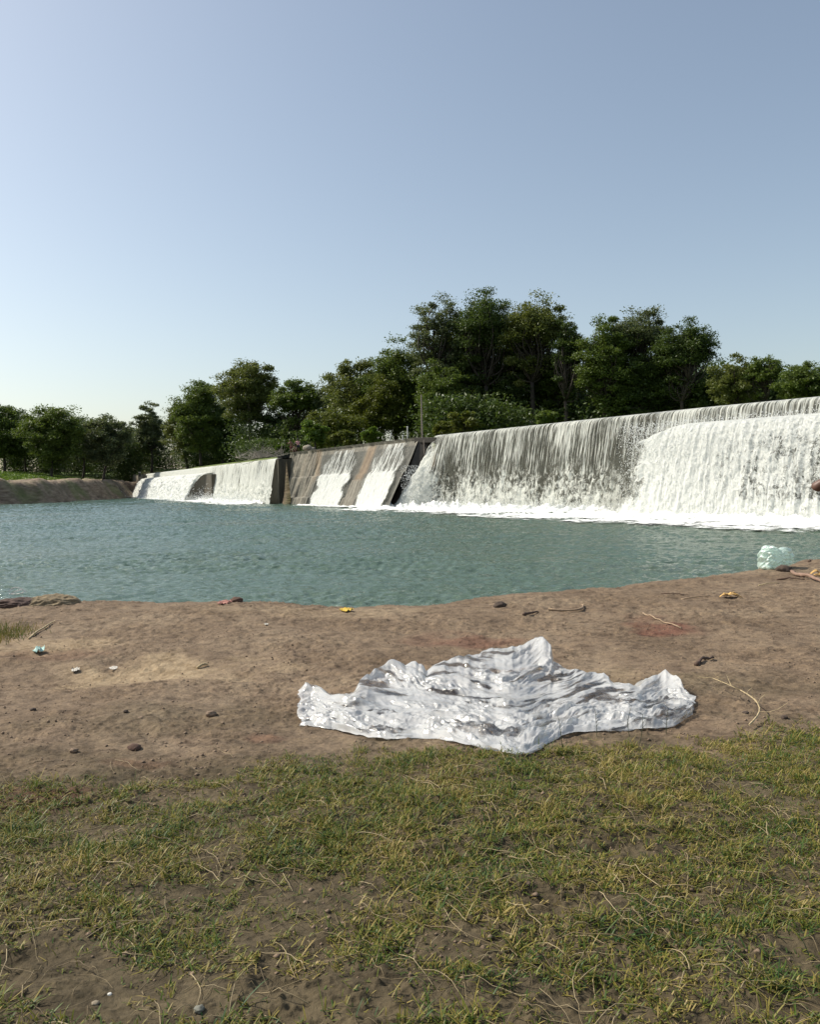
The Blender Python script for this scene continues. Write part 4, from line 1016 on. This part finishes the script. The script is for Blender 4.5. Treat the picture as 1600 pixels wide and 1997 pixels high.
    mesh_np('under_layer', Q.reshape(-1, 3), gridF(n1, nc), M_PLAS2, root, smooth=True, attrs=dict(clear=np.clip(1.25-clear, 0, 1)))
build_bag()

def blob_bag(cx, cy, w, h, Y, mat, name, label, cat, seed, pts):
    """small tied bag: closed lumpy film with the photo's outline and real thickness"""
    r = np.random.default_rng(seed); nu, nv = 120, 60
    U, Vv = np.meshgrid(np.linspace(0, 2*np.pi, nu, endpoint=False), np.linspace(.02, np.pi-.02, nv))
    poly = np.array(pts, float); c0 = np.array([cx, cy], float)
    ang = np.arctan2(-(poly[:, 1]-cy), poly[:, 0]-cx); rad = np.hypot(poly[:, 0]-cx, poly[:, 1]-cy)
    o = np.argsort(ang); ang = ang[o]; rad = rad[o]; ang = np.r_[ang-2*np.pi, ang, ang+2*np.pi]; rad = np.tile(rad, 3)
    # sphere axis towards the viewer: U is the angle around the outline
    a = (U+np.pi) % (2*np.pi) - np.pi
    R_ = np.interp(a, ang, rad)*np.sin(Vv)**.8
    crease = 1+crumple(np.cos(U)*np.sin(Vv)*1.2+3, np.sin(U)*np.sin(Vv)*1.2+Vv*.5, seed, [(1.6, .22, 3), (3.4, .10, 4), (8, .035, 4)], 1.5)*np.sin(Vv)**.5
    C = at(cx, cy, Y=Y); sc_ = Y/FOC
    X = C[0]+R_*np.cos(a)*sc_; Z = C[2]+R_*np.sin(a)*sc_; D = C[1]-np.cos(Vv)*.42*h*sc_*1.2*crease
    X = C[0]+(X-C[0])*(1+.25*(crease-1)); Z = C[2]+(Z-C[2])*(1+.25*(crease-1))
    gr = near_h(X, D, False)+.004; Z = np.maximum(Z, gr)
    V = np.stack([X, D, Z], -1).reshape(-1, 3)
    i = np.arange(nv-1)[:, None]*nu; j = np.arange(nu)[None]; F = np.stack([i+j, i+(j+1) % nu, i+nu+(j+1) % nu, i+nu+j], -1).reshape(-1, 4)
    ob = mesh_np(name, V, F, mat, origin=(C[0], C[1], float(gr.min())), smooth=True); tag(ob, label, cat)
    return ob
def crest_Y(px, dz=0.0):
    """depth of the bank crest in the viewing column px"""
    for _ in range(1):
        Y = 10.
        for k in range(12): Y = float(near_crest(np.array([(px-800)/FOC*Y]))[0])
    return Y
Yb = crest_Y(1512)-.5
blob_bag(1513, 1088, 66, 44, Yb, plastic_mat('mint_plastic', (.80, .96, .88), .74, .02, .42, .2, .35), 'plastic_bag', 'small pale mint green plastic bag puffed up on the crest of the bank', 'plastic bag', 4,
         [(1480, 1109), (1484, 1095), (1481, 1080), (1488, 1068), (1500, 1063), (1512, 1068), (1520, 1071), (1532, 1066), (1544, 1074), (1545, 1092), (1540, 1102), (1528, 1104), (1505, 1109), (1492, 1110)])
# jute sack heap at the left edge
M_JUTE = simple('jute_cloth', (.20, .155, .095), .95, .35, 30, .6, .01); M_JUTED = simple('dark_jute', (.085, .055, .045), .95, .3, 30, .6, .01)
Ys = crest_Y(80)-.45
def sack_lump(cx, cy, w, h, seed, mat, parent, name):
    nu, nv = 90, 60; U, V = np.meshgrid(np.linspace(-1, 1, nu), np.linspace(0, np.pi, nv))
    C = at(cx, cy+h/2, Y=Ys); sx = w/2/FOC*Ys; sz = h/FOC*Ys
    prof = np.sqrt(np.clip(1-np.abs(U)**2.6, 0, 1))
    wr = .85+.34*ridge(U*1.1+seed+V*.9, V*2.3-U*.8, seed, 2)*.5+.05*fbm(U*3, V*2, seed, 2)
    X = C[0]+U*sx; Yy = C[1]-np.cos(V)*.20*prof*wr; Z = near_h(X, Yy, False)-.02+np.sin(V)*sz*prof*wr*.8
    return mesh_np(name, np.stack([X, Yy, Z], -1).reshape(-1, 3), gridF(nv, nu), mat, parent, smooth=True)
sk = empty('sack', tuple(at(80, 1168, Y=Ys))); tag(sk, 'crumpled brown jute sack lying on the bank crest at the left edge', 'sack')
sack_lump(104, 1158, 108, 27, 3, M_JUTE, sk, 'cloth'); sack_lump(28, 1161, 130, 22, 6, M_JUTED, sk, 'dark_fold'); sack_lump(66, 1159, 90, 20, 9, M_JUTED, sk, 'fold')
mb = MB(); a = at(18, 1152, Y=Ys-.1); r_ = np.random.default_rng(2)
for k in range(3): mb.tube(curve(a+r_.normal(size=3)*.03-(0, 0, .03), a+np.array([.2, .0, -.03])+r_.normal(size=3)*.03, r_, .12, 8), .005, 5)
mb.build('string', simple('white_string', (.6, .6, .58)), sk)

# ---------------------------------------------------------------- litter, sticks and clods lying on the bank
def on_ground(px, py):
    z = .8
    for _ in range(14):
        p = at(px, py, z=z); z = float(near_h(np.array([p[0]]), np.array([p[1]]), False)[0])
    return at(px, py, z=z)
M_STICK = simple('dry_stick', (.30, .215, .14), .85, .3, 30); M_STICKD = simple('dark_stick', (.09, .055, .038), .85, .3, 30); M_STRAW = simple('dry_straw', (.42, .33, .19), .8, .25, 40)
def stick(px0, py0, px1, py1, rad, mat, label, seed, lift=.012, bend=.04, name='stick', group='sticks and stalks on the bank'):
    r = np.random.default_rng(seed); a = on_ground(px0, py0); b = on_ground(px1, py1); c = curve(a, b, r, bend, 12)
    c[:, 2] = near_h(c[:, 0], c[:, 1]) + rad*.8 + lift*np.abs(np.sin(np.linspace(0, 3, 12)))
    mb = MB(); mb.tube(c, np.linspace(rad, rad*.6, 12)*(1+.15*r.normal(size=12)), 7)
    o = mb.build(name, mat, origin=a, smooth=True); tag(o, label, 'stick', group); return o
stick(56, 1247, 107, 1213, .010, M_STRAW, 'long thin pale stick lying near the left edge of the bank', 1)
stick(1020, 1203, 1050, 1194, .016, M_STICKD, 'short dark reddish stick lying above the plastic sheet', 2)
stick(1070, 1192, 1135, 1181, .015, M_STICK, 'pale crooked stick right of the short dark one above the plastic sheet', 3, bend=.1)
stick(1290, 1160, 1335, 1163, .008, M_STICKD, 'thin dark twig left of the thin straw on the right half of the bank', 4)
stick(1330, 1168, 1385, 1163, .009, M_STICK, 'thin tan stalk next to the yellow husk on the right half of the bank', 5)
stick(1515, 1131, 1570, 1131, .012, M_STICKD, 'slim brown stalk lying left of the flat board at the right edge', 6)
stick(1545, 1119, 1612, 1142, .030, simple('brown_stalk', (.22, .14, .10), .8, .25, 20), 'thick brown stalk with leaning end at the right edge below the mint bag', 7, .02)
stick(1580, 1096, 1620, 1090, .028, M_STICKD, 'dark rotten stick at the right edge above the thick stalk', 8)
stick(1255, 1195, 1330, 1228, .008, M_STICK, 'fine dry stalk lying over the red stain', 9)
stick(1480, 1142, 1520, 1138, .007, M_STRAW, 'fine pale straw below the mint bag', 10)
stick(385, 1305, 405, 1298, .012, M_STRAW, 'pale short stick below the pale patch at the left', 11)
stick(1358, 1299, 1392, 1286, .016, M_STICKD, 'short dark twig above the right end of the plastic sheet', 12)
# dried weed stalk with side shoots
def weed():
    a = on_ground(1462, 1424); r = np.random.default_rng(3); mb = MB(); b = on_ground(1390, 1345); b = b+np.array([0, 0, .05])
    c = curve(a, b, r, .05, 12); c[:, 2] += .03; mb.tube(c, np.linspace(.006, .002, 12), 5)
    for k in range(10):
        p = c[2+k]; mb.tube(curve(p, p+np.array([r.normal()*.05, r.normal()*.05, .03+.03*r.uniform()]), r, .1, 4), np.linspace(.0025, .001, 4), 4)
    tag(mb.build('dry_weed', M_STRAW, origin=a), 'dried branching weed stalk right of the plastic sheet', 'weed')
weed()
def husk(px, py, w, n, mat, label, seed, name='husk', cat='husk'):
    r = np.random.default_rng(seed); C = on_ground(px, py); s = w/FOC*C[1]; mb = MB()
    for k in range(n):
        a = C+np.array([r.uniform(-.5, .1)*s, r.normal()*.04, .01]); th = r.normal()*.35; L = s*r.uniform(.4, .8)
        t = np.linspace(0, 1, 9); cx = a[0]+t*L*math.cos(th); cy = a[1]+t*L*math.sin(th); cz = near_h(cx, cy)+.012+.35*s*r.uniform(.3, 1)*np.sin(t*np.pi)*.5
        wd = .018*np.sin(np.pi*(t*.9+.08))+.002; V = []
        for i in range(9): V += [(cx[i]+wd[i]*math.sin(th), cy[i]-wd[i]*math.cos(th), cz[i]), (cx[i], cy[i], cz[i]+.006), (cx[i]-wd[i]*math.sin(th), cy[i]+wd[i]*math.cos(th), cz[i]-.004)]
        F = []
        for i in range(8): F += [(3*i, 3*i+1, 3*i+4, 3*i+3), (3*i+1, 3*i+2, 3*i+5, 3*i+4)]
        mb.add(V, F)
    o = mb.build(name, mat, origin=C, smooth=True); sm = o.modifiers.new('s', 'SOLIDIFY'); sm.thickness = .002; tag(o, label, cat); return o
M_HUSK = simple('yellow_husk', (.58, .36, .12), .7, .25, 20)
husk(1420, 1166, 50, 5, M_HUSK, 'torn yellow husk lying on the right half of the bank', 2)
husk(1592, 1125, 60, 7, M_HUSK, 'bundle of curled yellow husk leaves at the right edge', 5)
M_MINT = simple('mint_paper', (.40, .58, .53), .6, .1)
M_WHT = simple('white_scrap', (.5, .47, .41), .7, .1)
def scrap(px, py, w, h, mat, label, seed, cat='litter', name='paper_scrap', group='litter scraps on the bank'):
    r = np.random.default_rng(seed); C = on_ground(px, py); s = w/FOC*C[1]/2; n = 14
    U, V = np.meshgrid(np.linspace(-1, 1, n), np.linspace(-1, 1, n)); k = 1+.3*perlin(U*1.4+seed, V*1.4, seed)
    X = C[0]+U*s*k*(1-.35*np.abs(V)); Y = C[1]+V*s*1.2*k*(1-.3*np.abs(U)); Z = near_h(X, Y, False)+.012+h*np.abs(perlin(U*1.3, V*1.3, seed+2))+.3*h*(1+V)*.5
    o = mesh_np(name, np.stack([X, Y, Z], -1).reshape(-1, 3), gridF(n, n), mat, origin=C, smooth=True); m_ = o.modifiers.new('s', 'SOLIDIFY'); m_.thickness = .0015
    tag(o, label, cat, group)
scrap(77, 1273, 22, .05, M_MINT, 'crumpled pale mint paper scrap near the left edge of the bank', 1)
scrap(147, 1310, 15, .02, M_WHT, 'little white scrap right of and below the mint one', 2)
scrap(221, 1306, 15, .012, M_WHT, 'flat white scrap at the edge of the pale patch of earth', 3)
scrap(676, 1192, 28, .03, simple('yellow_scrap', (.55, .38, .05), .7, .15), 'small bright yellow wrapper near the water edge', 4)
scrap(520, 1220, 9, .012, M_WHT, 'tiny pale flake on the bank between the sack and the plastic sheet', 5)
scrap(436, 1179, 30, .04, simple('pink_cloth_scrap', (.33, .15, .12), .8, .2), 'dirty pink cloth scrap beside a dark stone at the water edge', 6)
M_CLOD = simple('dark_clod', (.07, .05, .038), .95, .35, 25, .8, .01); M_CLODR = simple('reddish_clod', (.10, .058, .042), .95, .35, 25, .8, .01); M_CLODB = simple('soil_clod', (.19, .135, .092), .95, .3, 25, .8, .01)
for i, (x, y, w_, mt, lb) in enumerate([
    (462, 1174, 24, M_CLODR, 'dark red rounded stone beside the pink cloth scrap'), (812, 1180, 26, M_CLOD, 'grey brown clod on the crest below the middle of the pool'),
    (975, 1184, 26, M_CLOD, 'dark clod in a hollow on the crest, left of the sticks'), (1530, 1114, 30, M_CLOD, 'dark clod lying just below the mint bag'),
    (1480, 1195, 9, M_CLOD, 'small black pebble on the right half of the bank'), (275, 1402, 13, M_CLODB, 'small clod with a dark shadow left of the plastic sheet'),
    (412, 1395, 22, M_CLODB, 'flat clod left of the plastic sheet with a shadowed hollow'), (144, 1465, 16, M_CLODB, 'clod at the grass edge on the left'),
    (245, 1388, 10, M_CLOD, 'tiny dark clod above the small shadowed one'), (64, 1385, 12, M_CLOD, 'little dark clod near the left edge'), (1340, 1358, 14, M_CLODB, 'pale clod at the right tip of the plastic sheet'),
    (1455, 1392, 14, M_CLOD, 'bluish black pebble beside the dried weed stalk'), (1530, 1400, 14, M_CLOD, 'dark clod at the grass edge near the right side'), (262, 1461, 26, M_CLODR, 'reddish clod at the grass edge left of the middle'),
    (1030, 1255, 0, None, ''),
    (214, 1939, 9, simple('white_pebble', (.6, .58, .52)), 'white pebble in the bare soil at the bottom left'), (388, 1970, 22, simple('grey_stone', (.16, .16, .13)), 'grey green stone in the bare soil at the bottom left'),
    (186, 1958, 16, simple('tan_stone', (.24, .20, .14)), 'tan stone in the bare soil at the bottom left')]):
    if not w_: continue
    C = on_ground(x, y); s = w_/2/FOC*C[1]; V, F = rock_mesh(C+np.array([0, 0, s*.25]), (s, s*.9, s*.6), i+5)
    tag(mesh_np('stone' if 'stone' in lb or 'pebble' in lb else 'clod', V, F, mt, origin=C, smooth=True), lb, 'stone' if 'stone' in lb or 'pebble' in lb else 'clod', 'clods and stones on the bank')
# crumbs of soil
def crumbs():
    r = np.random.default_rng(9); n = 26000
    Y = r.uniform(2.0, 12.5, n); X = r.uniform(-.62, .62, n)*Y; cl = fbm(X*1.5, Y*1.5, 50, 3)
    ok = (r.uniform(-.5, .7, n) < cl) & (Y < near_crest(X)-.02); X = X[ok]; Y = Y[ok]; n = len(X)
    s = np.minimum(r.exponential(.0028, n)+.002, .012); Z = near_h(X, Y)+s*.1
    o6 = np.array([(1, 0, 0), (0, 1, 0), (-1, 0, 0), (0, -1, 0), (0, 0, .8), (0, 0, -.6)])
    V = np.stack([X, Y, Z], -1)[:, None]+o6[None]*(s[:, None, None]*r.uniform(.6, 1.35, (n, 6, 1)))
    f = np.array([(0, 1, 4), (1, 2, 4), (2, 3, 4), (3, 0, 4), (1, 0, 5), (2, 1, 5), (3, 2, 5), (0, 3, 5)])
    F = (np.arange(n)[:, None, None]*6+f[None]).reshape(-1, 3)
    tag(mesh_np('gravel', V.reshape(-1, 3), F, M_CLODB), 'loose soil crumbs and grit over the bare bank', 'gravel', kind='stuff')
crumbs()

# ---------------------------------------------------------------- near grass
def grass_mat():
    m = NM('grass_blades'); g = m.n('NewGeometry').outputs['Random Per Island']; c = m.coord(); n = m.noise(c, 2.6, 4, .55)
    v = m.math('ADD', m.math('MULTIPLY', g, .58), m.math('MULTIPLY', m.mr(n, .25, .75), .42))
    col = m.ramp(v, [(.15, (.030, .080, .020)), (.36, (.085, .130, .018)), (.52, (.175, .175, .026)), (.70, (.27, .215, .055)), (.9, (.42, .32, .13))])
    b = m.bsdf(col, .5, Specular_IOR_Level=.3); t = m.n('BsdfTranslucent'); m.l(col, t.inputs[0])
    return m.done(m.mixs(.3, b, t.outputs[0]))
M_GRASS = grass_mat()
BARE = []
for (x, y, rx, ry) in [(560, 1790, .30, .20), (640, 1730, .22, .10), (330, 1960, .35, .10), (680, 1960, .25, .10), (60, 1905, .22, .12), (210, 1610, .18, .08), (170, 1560, .12, .06), (1560, 1860, .12, .12),
                       (1110, 1760, .15, .07), (1050, 1960, .18, .06), (1250, 1640, .12, .08), (880, 1850, .16, .10), (420, 1530, .3, .10), (320, 1740, .14, .06), (1420, 1525, .14, .08), (1540, 1960, .2, .05)]:
    p = at(x, y, z=.91); BARE.append((p[0], p[1], rx, ry))
def grass_density(X, Y):
    edge = np.interp(X, [-3, -1.9, -1.0, -.5, 0, .6, 1.3, 2.1, 3], [3.65, 3.72, 3.72, 3.95, 4.12, 4.02, 4.2, 4.35, 4.6])
    n = fbm(X*1.9, Y*1.9, 71, 4, .6)
    d = sstep(.16, -.35, Y-edge+.28*n)
    for bx, by, rx, ry in BARE:
        q = np.hypot((X-bx)/rx, (Y-by)/ry)+.5*n; d = d*(.2+.8*sstep(.75, 1.3, q))
    left = sstep(-.2, -.9, X)*.35+sstep(2.6, 2.2, Y)*.25*sstep(.6, -.2, X)
    return np.clip(d*(1.0-left*.7)*(.40+.8*sstep(-.45, .25, fbm(X*3.6, Y*3.6, 81, 4, .6))), 0, 1)
def grass():
    r = np.random.default_rng(21)
    # tufts: nodes of the creeping turf, each with a fan of blades
    n = 88000; Y = 1.35+r.uniform(0, 1, n)**.8*3.7; X = r.uniform(-.60, .60, n)*(Y+.35)
    ok = r.uniform(0, 1, n) < grass_density(X, Y)*np.clip((Y+.35)/4.2, .55, 1); X = X[ok]; Y = Y[ok]; n = len(X)
    nb = r.integers(3, 9, n); I = np.repeat(np.arange(n), nb); m = len(I)
    bx = X[I]+r.normal(size=m)*.008; by = Y[I]+r.normal(size=m)*.008
    az = r.uniform(0, 2*np.pi, m); up = r.uniform(.15, 1.2, m)
    L = r.gamma(4.0, .0055, m)*((.55+.9*r.uniform(size=n)**2)*(1+.55*np.clip(fbm(X*5, Y*5, 83, 3), -.7, 1)))[I]; wd = r.uniform(.0009, .0023, m)
    z0 = near_h(bx, by)
    dx = np.cos(az); dy = np.sin(az); ts = np.array([0, .4, .75, 1.0]); droop = r.uniform(.2, 1.1, m)
    V = np.zeros((m, 7, 3)); k = 0
    for j, t in enumerate(ts):
        h = np.cos(up)*t - .0; rr = np.sin(up)*t+.35*droop*t**2; zz = h*L*(1-.45*droop*t)
        cx = bx+dx*rr*L; cy = by+dy*rr*L; cz = z0+np.maximum(zz, .001)+.0005
        if j < 3:
            w_ = wd*(1-.25*t); V[:, 2*j] = np.stack([cx-dy*w_, cy+dx*w_, cz], -1); V[:, 2*j+1] = np.stack([cx+dy*w_, cy-dx*w_, cz], -1)
        else: V[:, 6] = np.stack([cx, cy, cz], -1)
    q = np.array([(0, 1, 3, 2), (2, 3, 5, 4)]); b = np.arange(m)[:, None, None]*7
    F4 = (b+q[None]).reshape(-1, 4); F3 = (np.arange(m)[:, None]*7+np.array([4, 5, 6])[None])
    F = np.concatenate([F4, np.c_[F3, F3[:, 0]][:0]], 0)
    # tips as separate triangles folded into quads with a split edge
    mid_ = (V[:, 4]+V[:, 6])/2; V = np.concatenate([V, mid_[:, None]], 1)
    b = np.arange(m)[:, None, None]*8; F = (b+np.array([(0, 1, 3, 2), (2, 3, 5, 4), (4, 5, 6, 7)])[None]).reshape(-1, 4)
    tag(mesh_np('grass', V.reshape(-1, 3), F, M_GRASS), 'short patchy green and straw coloured turf in the foreground', 'grass', kind='stuff')
    # runners: long dry creeping stems lying over the soil
    r = np.random.default_rng(22); n = 4200; Y = 1.4+r.uniform(0, 1, n)**.9*3.0; X = r.uniform(-.6, .6, n)*(Y+.3)
    de = grass_density(X, Y); ok = (r.uniform(0, 1, n) < .15+de) & (Y < 4.2); X = X[ok]; Y = Y[ok]; n = len(X)
    K = 9; az = r.uniform(0, 2*np.pi, n); L = r.gamma(3, .035, n)+.03; rad = r.uniform(.0005, .0014, n)*(1+.4*(L > .15))
    P = np.zeros((n, K, 3)); cx, cy = X.copy(), Y.copy(); a = az.copy(); arch = r.uniform(.0, .02, n)
    for j in range(K):
        P[:, j, 0] = cx; P[:, j, 1] = cy; a = a+r.normal(size=n)*.15; cx = cx+np.cos(a)*L/K; cy = cy+np.sin(a)*L/K
    P[..., 2] = near_h(P[..., 0], P[..., 1])+rad[:, None]+.004+arch[:, None]*np.sin(np.linspace(0, np.pi*1.2, K))[None]
    D = np.gradient(P, axis=1); D /= np.linalg.norm(D, axis=-1)[..., None]; S_ = np.cross(D, [0, 0, 1]); S_ /= np.linalg.norm(S_, axis=-1)[..., None]; T_ = np.cross(S_, D)
    rr = (rad[:, None]*np.linspace(1, .5, K)[None])[..., None]
    ring = np.stack([P+S_*rr, P+T_*rr, P-S_*rr, P-T_*rr], 2).reshape(-1, 3)
    F = []
    for j in range(K-1):
        for k in range(4): F.append((j*4+k, j*4+(k+1) % 4, (j+1)*4+(k+1) % 4, (j+1)*4+k))
    F = (np.arange(n)[:, None, None]*K*4+np.array(F)[None]).reshape(-1, 4)
    m = NM('dry_runners'); g = m.n('NewGeometry').outputs['Random Per Island']; mt = m.done(m.bsdf(m.ramp(g, [(0, (.10, .07, .035)), (.5, (.22, .165, .085)), (1, (.36, .29, .17))]), .7))
    tag(mesh_np('dry_stems', ring, F, mt, smooth=True), 'dry straw coloured runners creeping over the turf and bare soil', 'dry stems', kind='stuff')
grass()
# few seed stalks standing before the plastic sheet, and a tuft at the left
def stalks():
    r = np.random.default_rng(31)
    for i, (x, yb, yt) in enumerate([(1165, 1436, 1385), (1230, 1440, 1375), (1248, 1450, 1392), (1300, 1432, 1380), (1098, 1462, 1405)]):
        a = on_ground(x, yb); h = (yb-yt)/FOC*a[1]; mb = MB(); b = a+np.array([r.normal()*.02, 0, h]); c = curve(a, b, r, .05, 8); mb.tube(c, np.linspace(.0022, .001, 8), 5)
        for k in range(5):
            p = c[3+k]; mb.tube(np.array([p, p+np.array([r.normal()*.02, r.normal()*.01, .022])]), [.0014, .0006], 4)
        tag(mb.build('grass_stalk', simple('dark_stalk', (.05, .06, .03)), origin=a), ['leftmost but one', 'third from the left', 'middle right', 'rightmost', 'leftmost'][i]+' dark seed stalk standing in front of the plastic sheet', 'grass stalk', 'seed stalks before the plastic sheet')
stalks()
def tuft():
    r = np.random.default_rng(33); c = on_ground(8, 1240); n = 500
    X = c[0]+r.normal(size=n)*.16-.05; Y = c[1]+r.normal(size=n)*.2; z = near_h(X, Y); C = np.stack([X, Y, z], -1)
    h = r.uniform(.03, .11, n); tip = C+np.stack([r.normal(size=n)*.03, r.normal(size=n)*.03, h], -1); w_ = .003
    V = np.stack([C-(w_, 0, 0), C+(w_, 0, 0), (C+tip)/2+(w_*.8, 0, 0), tip, ], 1).reshape(-1, 3)
    tag(mesh_np('grass_tuft', V, np.arange(4*n).reshape(-1, 4), M_GRASS), 'dry yellowish grass tuft at the left edge of the bank', 'grass tuft', kind='stuff')
tuft()
